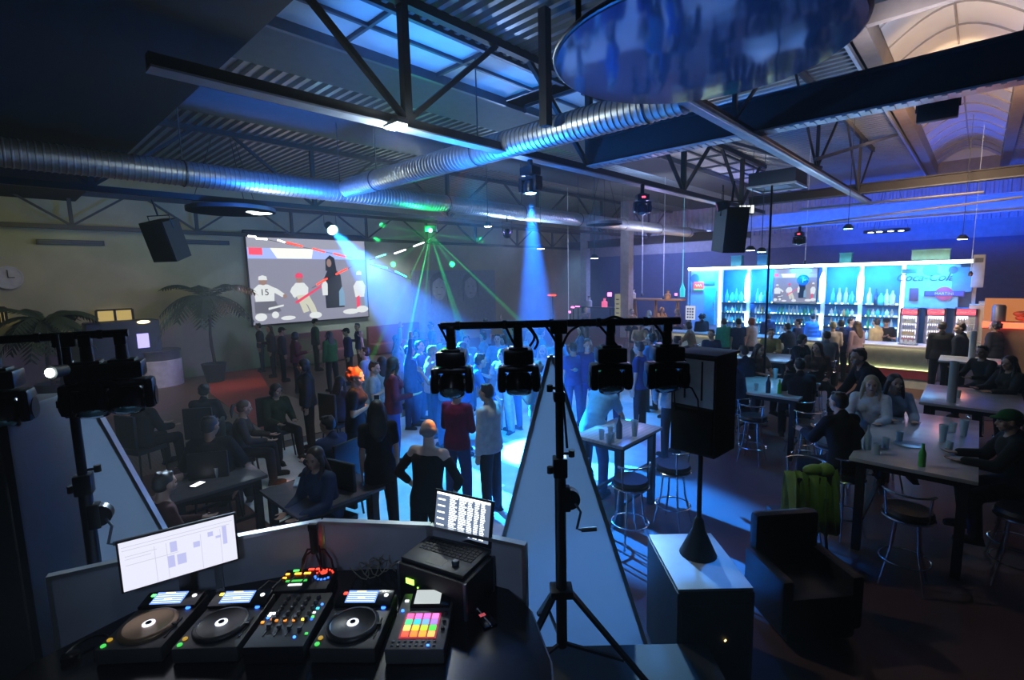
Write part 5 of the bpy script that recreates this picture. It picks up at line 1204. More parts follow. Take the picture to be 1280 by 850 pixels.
# pose: lean (forward deg), head (yaw, pitch), arms L/R as (upper dir, fore dir), legs L/R as (thigh, shin); faces +Y
POSES = {
 'stand': dict(lean=2, head=(0, 5), aL=((-.10, .02, -1), (-.04, .14, -1)), aR=((.12, .0, -1), (.03, .16, -1)), lL=((-.05, .02, -1), (-.02, -.03, -1)), lR=((.07, .0, -1), (.03, -.02, -1))),
 'side':  dict(lean=3, head=(38, 4), aL=((-.12, .0, -1), (-.05, .2, -1)), aR=((.10, .05, -1), (-.1, .85, .1)), lL=((-.04, .06, -1), (-.02, -.06, -1)), lR=((.08, -.02, -1), (.03, -.02, -1))),
 'hold':  dict(lean=4, head=(-20, 12), aL=((-.18, .1, -1), (.55, .70, .20)), aR=((.18, .0, -1), (-.45, .75, .35)), lL=((-.05, .0, -1), (-.02, -.03, -1)), lR=((.07, .05, -1), (.03, -.06, -1))),
 'akimbo': dict(lean=8, head=(30, 14), aL=((-.62, -.12, -.8), (.45, .45, -.75)), aR=((.62, -.12, -.8), (-.45, .45, -.75)), lL=((-.10, .0, -1), (-.04, -.03, -1)), lR=((.12, .0, -1), (.05, -.02, -1))),
 'dance': dict(lean=6, head=(-15, -6), aL=((-.35, .35, -.7), (-.1, .75, .65)), aR=((.30, .2, -.8), (.25, .9, .4)), lL=((-.12, .15, -1), (-.05, -.12, -1)), lR=((.12, .02, -1), (.06, -.12, -1))),
 'armup': dict(lean=3, head=(10, -10), aL=((-.2, .05, -1), (0, .5, -.8)), aR=((.35, .35, .75), (.05, .1, 1)), lL=((-.06, .1, -1), (-.02, -.08, -1)), lR=((.09, -.02, -1), (.03, -.04, -1))),
 'bend':  dict(lean=42, head=(15, 8), aL=((-.15, .4, -.9), (.1, .7, -.6)), aR=((.2, .35, -.9), (-.1, .6, -.7)), lL=((-.08, .1, -1), (-.02, -.1, -1)), lR=((.10, .1, -1), (.03, -.1, -1))),
 'stool': dict(lean=14, head=(8, 8), aL=((-.15, .55, -.85), (.3, .9, .0)), aR=((.18, .5, -.85), (-.3, .9, .05)), lL=((-.22, .95, -.28), (-.02, -.12, -1)), lR=((.22, .95, -.28), (.03, -.12, -1)), seat=.78),
 'stoolturn': dict(lean=6, head=(-42, 3), aL=((-.22, .1, -.95), (.4, .8, -.3)), aR=((.2, .35, -.9), (-.35, .9, .2)), lL=((-.25, .95, -.22), (.0, -.05, -1)), lR=((.22, .95, -.22), (.0, -.15, -1)), seat=.78),
 'chair': dict(lean=10, head=(15, 10), aL=((-.15, .35, -.9), (.3, .9, -.1)), aR=((.18, .3, -.9), (-.3, .85, -.15)), lL=((-.2, .98, -.05), (-.02, .1, -1)), lR=((.2, .98, -.05), (.03, .05, -1)), seat=.47),
 'lounge': dict(lean=-8, head=(-25, 8), aL=((-.4, .2, -.8), (.3, .8, -.3)), aR=((.35, .3, -.8), (-.4, .8, -.25)), lL=((-.25, .98, -.02), (.25, .25, -1)), lR=((.2, .98, .0), (.05, .3, -1)), seat=.47),
}
LEN = dict(up=.285, fo=.25, th=.43, sh=.42)
_sk = {}
def skel(pose):
    if pose in _sk: return _sk[pose]
    P = POSES[pose]; J = {}
    lean = R(P['lean']); sp = V((0, sin(lean), cos(lean))); fw = V((0, cos(lean), -sin(lean)))
    pel = V((0, 0, 0)); J['hipL'] = pel + V((-.088, 0, -.03)); J['hipR'] = pel + V((.088, 0, -.03))
    for s in 'LR':
        th, sh = (V(d).normalized() for d in P['l' + s]); J['knee' + s] = J['hip' + s] + th * LEN['th']; J['ank' + s] = J['knee' + s] + sh * LEN['sh']
    low = min(J['ankL'].z, J['ankR'].z) - .085
    if 'seat' in P: off = P['seat'] + .10
    else: off = -low
    for s in 'LR':
        if 'seat' not in P: J['ank' + s].z = max(J['ank' + s].z, low + .085)
    up = V((0, 0, off))
    for k in list(J): J[k] = J[k] + up
    J['pel'] = pel + up; J['sp'] = sp; J['fw'] = fw
    J['waist'] = J['pel'] + V((0, 0, .10)).lerp(sp * .10, .5); J['chest'] = J['waist'] + sp * .24; J['neck'] = J['chest'] + sp * .155
    hy, hp = P['head']; nk = (sp * .6 + V((0, 0, 1)) * .8).normalized(); J['headb'] = J['neck'] + nk * .055
    Mh = Matrix.Rotation(R(hy), 3, 'Z') @ Matrix.Rotation(R(-hp), 3, 'X'); J['Mh'] = Mh; J['head'] = J['headb'] + Mh @ V((0, .018, .095))
    for s, sg in (('L', -1), ('R', 1)):
        J['sho' + s] = J['neck'] + sp * -.055 + V((sg * .165, 0, 0))
        a, b = (V(d).normalized() for d in P['a' + s]); J['elb' + s] = J['sho' + s] + a * LEN['up']; J['wri' + s] = J['elb' + s] + b * LEN['fo']; J['fd' + s] = b
    _sk[pose] = J; return J
def hand(q, w, d, sg, curl=.35):
    """palm, four unequal bent fingers and a side thumb"""
    d = V(d).normalized(); side = d.cross(V((0, 0, 1)));
    if side.length < .3: side = V((0, 1, 0)) - d * d.y
    side = side.normalized() * (1 if sg > 0 else -1)
    if abs(d.z) > .7: side = (V((0, 1, 0)) - d * d.y).normalized()
    n = d.cross(side).normalized() * (-1 if sg > 0 else 1)
    if abs(d.z) > .7: n = V((-sg, 0, 0))
    q.loft([(w - d * .01, side * .024, n * .020), (w + d * .03, side * .036, n * .016), (w + d * .085, side * .040, n * .013), (w + d * .095, side * .036, n * .011)], 12)
    for i, L in enumerate((.068, .078, .073, .056)):
        b = w + d * .088 + side * (.030 - .020 * i); m_ = b + (d + n * .12).normalized() * L * .48; e = m_ + (d * (1 - curl * .6) + n * curl).normalized() * L * .30; f = e + (d * (1 - curl) + n * curl * 1.6).normalized() * L * .26
        q.tube([b, m_, e, f], [.0092, .0086, .0080, .0066], 8)
    b = w + d * .028 + side * .028; m_ = b + (side * .8 + d * .75 + n * .15).normalized() * .045; e = m_ + (d + n * .3 + side * .1).normalized() * .032; q.tube([b, m_, e], [.0125, .0105, .0085], 8)
_body = {}
def body(pose, fem):
    k = (pose, fem)
    if k in _body: return _body[k]
    J = skel(pose); q = MB(); X = V((1, 0, 0)); sp, fw = J['sp'], J['fw']; Y = V((0, 1, 0))
    sw = .92 if fem else 1.0
    q.loft([(J['pel'] - V((0, 0, .09)), X * .12, Y * .085), (J['pel'], X * .165 * (1.04 if fem else 1), Y * .115), (J['waist'], X * .13 * sw, fw * .095), ((J['waist'] + J['chest']) / 2, X * .145 * sw, fw * .105), (J['chest'] + sp * .03, X * .165 * sw, fw * .112), (J['chest'] + sp * .10, X * .15 * sw, fw * .085), (J['neck'] + sp * .0, X * .065, fw * .06)], 18)
    q.cap(J['shoL'], J['shoR'], .055, .055); q.cap(J['neck'] - sp * .03, J['headb'] + V((0, 0, .03)), .058, .052)
    if fem:
        for s in (-1, 1): q.sph(J['chest'] + sp * .0 + X * s * .07 + fw * .085, .062, 12)
    Mh = J['Mh']; h = J['head']; H = lambda x, y, z: h + Mh @ V((x, y, z))
    q.sph(H(0, -.012, .022), (.076, .095, .090), 20, Mh); q.sph(H(0, .020, -.038), (.058, .070, .070), 16, Mh); q.sph(H(0, .055, -.088), (.026, .026, .020), 12, Mh)
    q.cap(H(0, .080, .010), H(0, .100, -.022), .010, .014, 8); q.sph(H(0, .088, -.026), (.018, .013, .010), 10, Mh); q.cap(H(-.04, .068, .026), H(.04, .068, .026), .013, .013, 8)
    for s in (-1, 1): q.sph(H(s * .078, -.005, -.008), (.012, .022, .034), 10, Mh); q.sph(H(s * .040, .055, -.025), (.024, .022, .022), 10, Mh)
    q.cap(H(-.018, .082, -.056), H(.018, .082, -.056), .008, .008, 8)
    for s, sg in (('L', -1), ('R', 1)):
        q.cap(J['sho' + s], J['elb' + s], .046, .036); q.cap(J['elb' + s], J['wri' + s], .037, .024); hand(q, J['wri' + s], J['fd' + s], sg)
        q.cap(J['hip' + s], J['knee' + s], .085, .055); q.cap(J['knee' + s], J['ank' + s], .055, .036); q.sph(J['knee' + s].lerp(J['ank' + s], .28) + V((0, -.012, 0)), (.05, .052, .09), 12)
        a = J['ank' + s]; q.cap(a + V((0, -.02, -.045)), a + V((0, .13, -.055)), .034, .026)
    _body[k] = remesh(q, 'body', [M_skin[0]], .0095, 3); return _body[k]
_gar = {}
def garment(kind, pose, fem):
    k = (kind, pose, fem)
    if k in _gar: return _gar[k]
    J = skel(pose); q = MB(); X = V((1, 0, 0)); sp, fw = J['sp'], J['fw']; Y = V((0, 1, 0)); o = .013; sw = .93 if fem else 1.0; vox = .013
    if kind in ('tee', 'long', 'jacket', 'dress', 'puffy', 'offshoulder', 'vest'):
        e = {'jacket': .030, 'puffy': .045, 'long': .016, 'vest': .022}.get(kind, .016); seat = 'seat' in POSES[pose]
        hem = J['pel'] - V((0, 0, .10)) if kind != 'dress' else J['pel'] - V((0, 0, .22))
        if seat: hem = J['pel'] - V((0, 0, .06))
        top = J['neck'] - sp * .012 if kind != 'offshoulder' else J['chest'] + sp * .075
        q.loft([(hem, X * (.175 + e), Y * (.125 + e)), (J['pel'] + V((0, 0, .02)), X * (.168 + e), Y * (.12 + e)), (J['waist'] + V((0, 0, .02)), X * (.143 * sw + e), fw * (.105 + e)), ((J['waist'] + J['chest']) / 2, X * (.15 * sw + e), fw * (.11 + e)), (J['chest'] + sp * .03, X * (.172 * sw + e), fw * (.116 + e)), (J['chest'] + sp * .095, X * (.155 * sw + e * .8), fw * (.09 + e)), (top, X * (.075 + e * .6), fw * (.066 + e * .6))], 22)
        if kind != 'offshoulder': q.cap(J['shoL'] - V((0, 0, .002)), J['shoR'] - V((0, 0, .002)), .058 + e * .5, .058 + e * .5)
        if fem:
            for s in (-1, 1): q.sph(J['chest'] + X * s * .07 + fw * .087, .066 + e * .4, 12)
        for s in 'LR':
            S, E, W = J['sho' + s], J['elb' + s], J['wri' + s]
            if kind in ('tee', 'dress'): q.cap(S, S.lerp(E, .62), .052 + e * .6, .052 + e * .5)
            elif kind == 'offshoulder': q.cap(S.lerp(E, .30), E, .054, .046); q.cap(E, E.lerp(W, .55), .048, .04)
            elif kind != 'vest': q.cap(S, E, .052 + e * .6, .045 + e * .6); q.cap(E, E.lerp(W, .93), .045 + e * .6, .033 + e * .6)
            if kind == 'offshoulder': q.cap(J['neck'] + X * (.065 if s == 'R' else -.065) + fw * .03, J['chest'] + sp * .06 + X * (.09 if s == 'R' else -.09) - fw * .08, .009, .009)
        if kind == 'jacket': q.cap(J['neck'] - fw * .05, J['neck'] + sp * .03 - fw * .03, .06, .055)
        if kind == 'puffy':
            for i in range(3): q.loft([(J['pel'].lerp(J['chest'], .1 + .35 * i) + V((0, 0, 0)), X * .20, fw * .16), (J['pel'].lerp(J['chest'], .28 + .35 * i), X * .215, fw * .175), (J['pel'].lerp(J['chest'], .42 + .35 * i), X * .20, fw * .16)], 18)
    elif kind in ('trousers', 'shorts', 'loose'):
        e = .018 if kind != 'loose' else .032
        q.loft([(J['pel'] - V((0, 0, .11)), X * .135, Y * .10), (J['pel'] - V((0, 0, .02)), X * (.172), Y * .122), (J['pel'] + V((0, 0, .07)), X * .152, Y * .11)], 20)
        for s in 'LR':
            end = .97 if kind != 'shorts' else .0
            q.cap(J['hip' + s], J['knee' + s], .088 + e * .6, .058 + e)
            if end: q.cap(J['knee' + s], J['knee' + s].lerp(J['ank' + s], end), .058 + e, .044 + e)
    elif kind == 'skirt':
        q.loft([(J['pel'] - V((0, 0, .42)), X * .21, Y * .17), (J['pel'] - V((0, 0, .1)), X * .19, Y * .14), (J['pel'] + V((0, 0, .07)), X * .152, Y * .11)], 20)
    elif kind == 'shoes':
        for s in 'LR':
            a = J['ank' + s]; z = a.z - .085; q.sph((a.x, a.y + .055, z + .042), (.046, .135, .042), 14); q.sph((a.x, a.y - .015, z + .062), (.042, .055, .055), 12); q.box((a.x, a.y + .05, z + .012), (.085, .26, .022), bev=.01)
    elif kind.startswith('hair'):
        Mh = J['Mh']; h = J['head']; H = lambda x, y, z: h + Mh @ V((x, y, z)); vox = .009
        g = random.Random(len(kind) + len(pose))
        if kind == 'hairshort':
            q.sph(H(0, -.026, .036), (.082, .092, .084), 20, Mh); q.sph(H(0, -.045, -.005), (.076, .07, .07), 16, Mh)
            for i in range(14): a = g.uniform(0, 6.28); q.sph(H(.05 * cos(a), -.02 + .06 * sin(a), .10 + g.uniform(-.01, .006)), .02, 8)
        elif kind == 'hairlong':
            q.sph(H(0, -.026, .034), (.088, .098, .090), 20, Mh); q.sph(H(0, -.055, -.02), (.086, .065, .08), 16, Mh)
            q.loft([(H(0, -.05, .0), Mh @ X * .088, Mh @ Y * .055), (J['headb'] - fw * .06, X * .10, fw * .045), (J['neck'] - fw * .09 - sp * .06, X * .105, fw * .035), (J['chest'] - fw * .12 + sp * .02, X * .075, fw * .025), (J['chest'] - fw * .125 - sp * .04, X * .03, fw * .012)], 16)
            for s in (-1, 1): q.tube([H(s * .075, .0, .03), H(s * .088, .0, -.05), J['neck'] + X * s * .10 + fw * .03 + sp * .01, J['chest'] + X * s * .10 + fw * .10 + sp * .05], [.026, .028, .026, .012], 10)
        elif kind == 'hairbob':
            q.sph(H(0, -.024, .034), (.092, .100, .092), 20, Mh); q.sph(H(0, -.05, -.04), (.10, .075, .085), 16, Mh)
            for s in (-1, 1): q.sph(H(s * .075, -.01, -.035), (.028, .05, .075), 12, Mh)
        elif kind == 'haircurly':
            q.sph(H(0, -.03, .03), (.10, .10, .10), 18, Mh)
            for i in range(40):
                a, b = g.uniform(0, 6.28), g.uniform(-.9, 1.2); q.sph(H(.10 * cos(a) * cos(b), -.045 + .095 * sin(a) * cos(b) * (1 if sin(a) < 0 else .5), .02 + .10 * sin(b)), g.uniform(.022, .036), 8)
        elif kind == 'hairbun':
            q.sph(H(0, -.024, .034), (.083, .094, .086), 20, Mh); q.sph(H(0, -.045, -.01), (.076, .068, .07), 16, Mh); q.sph(H(0, -.11, .075), .045, 12)
        elif kind == 'haircap':
            q.sph(H(0, -.014, .045), (.086, .104, .078), 20, Mh); q.sph(H(0, .085, .045), (.065, .065, .012), 14, Mh)
        elif kind == 'hairtail':
            q.sph(H(0, -.024, .034), (.083, .094, .086), 20, Mh); q.sph(H(0, -.045, -.01), (.076, .068, .07), 16, Mh); q.tube([H(0, -.10, .05), H(0, -.16, .03), H(0, -.17, -.06), H(0, -.15, -.17)], [.02, .03, .028, .008], 10)
        elif kind == 'hairring':
            q.sph(H(0, -.062, -.005), (.078, .055, .058), 16, Mh)
            for s in (-1, 1): q.sph(H(s * .070, -.02, .0), (.016, .045, .035), 10, Mh)
    if kind == 'shoes' : _gar[k] = remesh(q, kind, [M_blk], .011, 2)
    else: _gar[k] = remesh(q, 'hair' if kind.startswith('hair') else kind, [M_blk], vox if not kind.startswith('hair') else .009, 8 if not kind.startswith('hair') else 3)
    return _gar[k]
_face = {}
def facebits(pose):
    if pose in _face: return _face[pose]
    J = skel(pose); Mh = J['Mh']; h = J['head']; H = lambda x, y, z: h + Mh @ V((x, y, z)); a = MB(); b = MB()
    for s in (-1, 1): a.sph(H(s * .031, .074, .004), (.012, .007, .006), 10, Mh); a.cap(H(s * .018, .082, .022), H(s * .045, .076, .024), .0035, .0025, 6)
    b.sph(H(0, .089, -.056), (.022, .006, .007), 10, Mh)
    _face[pose] = (a.mesh('eyes', M_blk, 60), b.mesh('lips', M_lips, 60)); return _face[pose]
M_lips = mat('lips', (.38, .12, .10), .5)
M_skin = [mat('skin_light', (.60, .38, .29), .5, var=.05), mat('skin_tan', (.42, .25, .18), .5, var=.05), mat('skin_pale', (.70, .50, .42), .5, var=.05)]
HAIRC = {'black': (.012, .010, .010), 'brown': (.06, .035, .02), 'dark': (.025, .018, .015), 'blond': (.42, .33, .18), 'red': (.32, .07, .02), 'grey': (.25, .25, .25), 'green': (.02, .10, .03), 'white': (.6, .6, .6)}
def person(label, u, v, facing, pose='stand', top=('tee', (.02, .02, .02)), legs=('trousers', (.02, .02, .04)), hair=('hairshort', 'dark'), fem=False, skin=0, height=1.0, h0=None, xy=None, group=None, shoes=(.02, .02, .02), extra=None):
    """u, v: where the crown of the head shows; facing: degrees, 0 = away from the stage, 90 = towards the left"""
    J = skel(pose); crown = (J['head'].z + .115) * height
    s = height
    p = at(u, v, z=crown) if xy is None else Vector((*xy, 0))
    me = body(pose, fem).copy() if False else body(pose, fem)
    o = bpy.data.objects.new('person', me); COL.objects.link(o)
    rz = YAW + R(facing)
    off = rotz((J['head'].x * s, J['head'].y * s, 0), math.degrees(rz))
    o.location = (p.x - off.x, p.y - off.y, 0) if xy is None else (p.x, p.y, 0)
    o.rotation_euler = (0, 0, rz); o.scale = (s, s, s)
    def sl(x, m): x.material_slots[0].link = 'OBJECT'; x.material_slots[0].material = m
    sl(o, M_skin[skin])
    tag(o, label, 'person', group)
    def add(kind, m, nm):
        c = bpy.data.objects.new(nm, garment(kind, pose, fem)); COL.objects.link(c); c.parent = o; sl(c, m); return c
    def cm(c, r=.9): return mat('cloth_%d_%d_%d' % tuple(int(k * 1000) for k in c), c, r, scale=14, spec=.12)
    tn = {'tee': 'shirt', 'long': 'sweater', 'jacket': 'jacket', 'puffy': 'puffer_jacket', 'offshoulder': 'top', 'vest': 'vest', 'dress': 'dress'}
    if top[0] == 'vest': add('long', cm((.55, .6, .6)) if len(top) < 3 else cm(top[2]), 'shirt')
    add(top[0], cm(top[1]), tn[top[0]])
    if legs: add(legs[0], cm(legs[1]), {'loose': 'trousers'}.get(legs[0], legs[0]))
    add('shoes', cm(shoes), 'shoes')
    if hair:
        if hair[0] == 'haircap': add('hairbob' if fem else 'hairring', cm(HAIRC['dark']), 'hair'); add('haircap', cm(HAIRC.get(hair[1], (.05, .05, .05))), 'cap')
        else: add(hair[0], mat('hair_' + hair[1], HAIRC[hair[1]], .5, scale=30), 'hair')
    e, l = facebits(pose)
    for me_, nm in ((e, 'eyes'), (l, 'lips')): c = bpy.data.objects.new(nm, me_); COL.objects.link(c); c.parent = o
    if 'seat' in POSES[pose]:
        who = ' '.join(label.replace('seated ', '').split()[:10]).rstrip(',')
        if POSES[pose]['seat'] > .6: dup(s0, tuple(o.location), rz, 'black bar stool under the ' + who, 'stools under the seated guests')
        else: dup(c0, tuple(o.location), rz, 'dark chair under the ' + who, 'chairs under the seated guests')
    if extra == 'strap':
        q = MB(); a, b = J['shoL'] + V((.05, 0, .06)), J['pel'] + V((.17, 0, .02)); f = V((0, .15, 0)); q.tube([a, (a + b) / 2 + f, b, (a + b) / 2 - f], .010, 6, True); q.box(b + V((.03, 0, -.08)), (.08, .22, .16), bev=.02); c = q.obj('shoulder_bag', M_blk, o)
    if extra == 'phone' or extra == 'cup':
        w = J['wriR'] + J['fdR'] * .10; q = MB()
        if extra == 'phone': q.box(w + V((0, .01, .03)), (.012, .07, .13), bev=.004); c = q.obj('held_phone', M_blk)
        else: q.lathe([(.028, -.05), (.038, .07), (.034, .07), (.026, -.04), (0, -.04)], w + V((0, .01, .02)), 12); c = q.obj('held_cup', M_cup)
        c.location = o.location; c.rotation_euler = o.rotation_euler; c.scale = o.scale
        tag(c, ('dark phone held by the ' if extra == 'phone' else 'clear cup held by the ') + ' '.join(label.split()[:9]).rstrip(','), extra)
    return o
B, N, W_, CY_, GRY = (.015, .015, .018), (.03, .05, .14), (.70, .72, .74), (.30, .65, .85), (.16, .18, .22)
JE = (.04, .09, .22)
# --- dance floor, near
person('person with orange-lit curly red hair in a black top, facing right and holding a phone', 446, 461, -85, 'hold', ('tee', B), ('skirt', B), ('haircurly', 'red'), True, 0, 1.05, extra='phone')
person('person seen from behind in a long black dress, one pale arm hanging', 470, 500, 20, 'stand', ('dress', B), ('trousers', B), ('hairlong', 'black'), True, 0, .98)
person('close-cropped person with an orange-lit crown in a black off-shoulder top, hands on hips', 535, 524, -22, 'akimbo', ('offshoulder', B), ('trousers', B), ('hairring', 'grey'), True, 2, 1.0)
person('person in a loose white shirt and black trousers looking left, green-lit collar', 607, 480, 62, 'stand', ('jacket', W_), ('trousers', B), ('hairshort', 'dark'), False, 0, 1.0)
person('person in a maroon sweater and dark jeans behind the person in the white shirt', 573, 478, -25, 'hold', ('long', (.16, .012, .05)), ('trousers', N), ('hairshort', 'brown'), False, 0, 1.0)
person('big person in a mid blue shirt bending forward behind the white-shirted person', 601, 442, -80, 'bend', ('jacket', (.05, .16, .45)), ('loose', JE), ('hairshort', 'dark'), False, 0, 1.1)
person('person with long dark hair in a dark red top and blue jeans, seen side on', 492, 446, -75, 'side', ('long', (.15, .015, .025)), ('trousers', (.04, .08, .30)), ('hairlong', 'dark'), True, 0, 1.06)
person('tall person in a pale pink shirt with a shoulder bag strap across the back', 541, 432, -60, 'stand', ('jacket', (.62, .52, .58)), ('trousers', N), ('hairshort', 'blond'), False, 0, 1.04, extra='strap')
person('person in a light blue tee half hidden behind the orange-lit curly hair', 468, 452, -80, 'hold', ('tee', (.35, .5, .65)), ('trousers', N), ('hairshort', 'brown'), False, 0, .98)
person('person in dark clothes reaching an arm up behind the dark red top', 512, 432, -100, 'armup', ('long', (.04, .06, .16)), ('trousers', N), ('hairshort', 'black'), False, 1, 1.0)
person('dancer in pale trousers and light tee left of the second moving head', 627, 436, 150, 'dance', ('tee', (.45, .62, .70)), ('loose', (.55, .75, .8)), ('hairbob', 'brown'), True, 0, .98)
person('dancer in a cyan-lit pale jacket just left of the white triangle', 668, 452, 60, 'hold', ('jacket', (.25, .42, .48)), ('loose', (.5, .7, .75)), ('haircurly', 'grey'), True, 2, 1.0)
person('dancer facing the stage with a pale pink face, left of the mast', 678, 432, 170, 'stand', ('long', (.35, .55, .6)), ('trousers', JE), ('hairlong', 'blond'), True, 2, .98)
# --- right of the mast
person('person in a navy vest over a cyan shirt, right of the mast', 735, 424, 150, 'side', ('vest', (.03, .05, .16), (.30, .62, .70)), ('trousers', (.04, .08, .30)), ('hairshort', 'brown'), False, 0, 1.04)
person('person in a blue shirt directly behind the navy vest, seen from behind', 716, 428, 10, 'stand', ('tee', (.06, .14, .42)), ('trousers', (.05, .10, .3)), ('hairshort', 'dark'), False, 0, 1.0)
person('person in a pale blue tee below the third moving head, bending to the table', 757, 466, -40, 'bend', ('tee', (.16, .40, .62)), ('trousers', JE), ('hairtail', 'brown'), True, 0, 1.05)
person('close-cropped person in a navy tee seen from behind, right of the third moving head', 798, 427, 55, 'stand', ('tee', (.03, .06, .20)), ('trousers', B), ('hairshort', 'brown'), False, 2, 1.04)
person('person in a light shirt mostly hidden by the rightmost moving head', 833, 444, 30, 'akimbo', ('jacket', (.40, .50, .58)), ('trousers', B), ('hairshort', 'dark'), False, 0, 1.0)
person('dancer in blue holding a cup far behind the third moving head', 762, 432, 160, 'hold', ('long', (.05, .10, .30)), ('trousers', N), ('hairbob', 'dark'), True, 0, .97)
# --- back of the dance floor
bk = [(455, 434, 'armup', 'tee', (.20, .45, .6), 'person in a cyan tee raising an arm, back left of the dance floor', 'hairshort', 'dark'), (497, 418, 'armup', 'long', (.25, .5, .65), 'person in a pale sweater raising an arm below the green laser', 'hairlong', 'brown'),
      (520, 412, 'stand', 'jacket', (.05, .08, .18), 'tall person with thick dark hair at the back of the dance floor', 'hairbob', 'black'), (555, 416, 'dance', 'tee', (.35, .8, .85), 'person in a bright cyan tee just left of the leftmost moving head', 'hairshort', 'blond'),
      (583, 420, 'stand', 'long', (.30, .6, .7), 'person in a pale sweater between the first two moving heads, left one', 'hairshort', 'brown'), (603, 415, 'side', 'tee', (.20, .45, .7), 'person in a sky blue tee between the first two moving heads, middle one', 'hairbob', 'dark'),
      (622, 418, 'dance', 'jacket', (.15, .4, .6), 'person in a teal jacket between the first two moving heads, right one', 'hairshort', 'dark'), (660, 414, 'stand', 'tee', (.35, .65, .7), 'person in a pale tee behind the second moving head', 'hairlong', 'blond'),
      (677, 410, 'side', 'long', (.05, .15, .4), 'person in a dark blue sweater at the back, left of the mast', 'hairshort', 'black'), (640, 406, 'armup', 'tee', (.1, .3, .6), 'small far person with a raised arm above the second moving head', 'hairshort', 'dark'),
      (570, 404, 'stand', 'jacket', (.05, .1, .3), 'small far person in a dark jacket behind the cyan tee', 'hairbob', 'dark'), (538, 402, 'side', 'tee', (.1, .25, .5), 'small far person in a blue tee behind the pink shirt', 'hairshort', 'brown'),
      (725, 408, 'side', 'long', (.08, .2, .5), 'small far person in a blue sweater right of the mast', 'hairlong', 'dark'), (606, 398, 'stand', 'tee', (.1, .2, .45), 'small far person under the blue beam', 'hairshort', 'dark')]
rp = random.Random(21)
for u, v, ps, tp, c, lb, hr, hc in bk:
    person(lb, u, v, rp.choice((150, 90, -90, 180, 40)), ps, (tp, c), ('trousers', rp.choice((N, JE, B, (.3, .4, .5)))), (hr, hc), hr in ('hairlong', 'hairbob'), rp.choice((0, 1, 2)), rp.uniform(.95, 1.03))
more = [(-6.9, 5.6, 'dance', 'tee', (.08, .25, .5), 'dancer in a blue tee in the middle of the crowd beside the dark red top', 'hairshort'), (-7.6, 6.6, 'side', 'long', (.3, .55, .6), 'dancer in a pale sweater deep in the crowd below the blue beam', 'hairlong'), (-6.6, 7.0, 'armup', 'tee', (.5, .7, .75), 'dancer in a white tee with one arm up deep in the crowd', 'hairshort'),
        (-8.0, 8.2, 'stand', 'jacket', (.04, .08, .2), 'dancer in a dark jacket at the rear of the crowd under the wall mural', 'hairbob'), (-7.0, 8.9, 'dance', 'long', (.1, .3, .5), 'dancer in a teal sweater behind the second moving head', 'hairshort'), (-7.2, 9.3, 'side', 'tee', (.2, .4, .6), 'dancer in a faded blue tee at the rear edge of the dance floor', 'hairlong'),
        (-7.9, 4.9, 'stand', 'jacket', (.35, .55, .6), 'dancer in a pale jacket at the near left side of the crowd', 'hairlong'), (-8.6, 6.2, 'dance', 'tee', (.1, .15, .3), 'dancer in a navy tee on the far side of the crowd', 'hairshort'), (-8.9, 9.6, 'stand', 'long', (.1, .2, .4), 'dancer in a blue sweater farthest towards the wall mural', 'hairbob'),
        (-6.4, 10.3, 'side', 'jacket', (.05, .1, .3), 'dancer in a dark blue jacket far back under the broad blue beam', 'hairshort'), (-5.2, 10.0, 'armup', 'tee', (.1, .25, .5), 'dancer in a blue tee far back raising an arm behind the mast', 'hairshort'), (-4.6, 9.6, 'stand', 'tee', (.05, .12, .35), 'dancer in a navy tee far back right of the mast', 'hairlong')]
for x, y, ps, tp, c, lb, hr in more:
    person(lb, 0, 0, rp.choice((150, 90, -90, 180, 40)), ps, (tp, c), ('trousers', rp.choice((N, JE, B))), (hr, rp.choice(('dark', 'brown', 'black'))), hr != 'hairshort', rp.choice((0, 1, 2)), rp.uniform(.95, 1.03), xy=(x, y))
# --- left dark side, standing far and seated near
lf = [(322, 404, 'stand', 'person in a black coat beside the red carpet, leftmost of the far group'), (336, 407, 'side', 'person in dark clothes, second in the far group by the red carpet'), (352, 409, 'stand', 'person in a dark top, third in the far group before the screen'),
      (369, 415, 'side', 'person in a dark maroon top below the projection screen'), (394, 398, 'stand', 'person with a dark round hat tinted green below the projection screen'), (410, 414, 'side', 'person in green-lit dark clothes below the screen'),
      (432, 410, 'stand', 'person in dark blue clothes at the right edge of the projection screen'), (378, 449, 'stand', 'person with a blue-lit face standing among the dark seats'), (446, 404, 'side', 'person in blue haze right of the projection screen')]
for i, (u, v, ps, lb) in enumerate(lf):
    person(lb, u, v, rp.choice((60, -60, 0, 120)), ps, ('jacket' if i % 2 else 'long', (.03 + .1 * (i == 3), .03 + .10 * (i == 5), .04 + .08 * (i in (6, 8)))), ('trousers', B), (('hairshort', 'hairlong', 'haircap', 'hairbob')[i % 4] if i != 4 else 'haircap', 'black'), i % 4 in (1, 3), 1, .98 if i != 4 else 1.05)
person('seated person in black with close-cropped hair, below the white podium', 180, 488, -20, 'chair', ('jacket', B), ('trousers', B), ('hairshort', 'grey'), False, 0, 1.05)
person('seated person in black with spiky hair, right of the white podium', 254, 480, 10, 'chair', ('jacket', B), ('trousers', B), ('hairbun', 'black'), True, 1, 1.05)
person('large seated person in black with the back to the stage above the glowing monitor', 262, 520, 15, 'lounge', ('puffy', B), ('trousers', B), ('hairshort', 'black'), False, 1, 1.1)
person('seated person with a dark maroon top at the low table, left of the lit phone', 205, 590, -40, 'chair', ('long', (.05, .02, .02)), ('trousers', B), ('hairshort', 'dark'), False, 1, 1.0)
person('seated person in a dark green jacket at the dark left table, behind the menu card', 345, 480, -130, 'chair', ('jacket', (.03, .04, .02)), ('trousers', B), ('hairbob', 'black'), True, 1, 1.0)
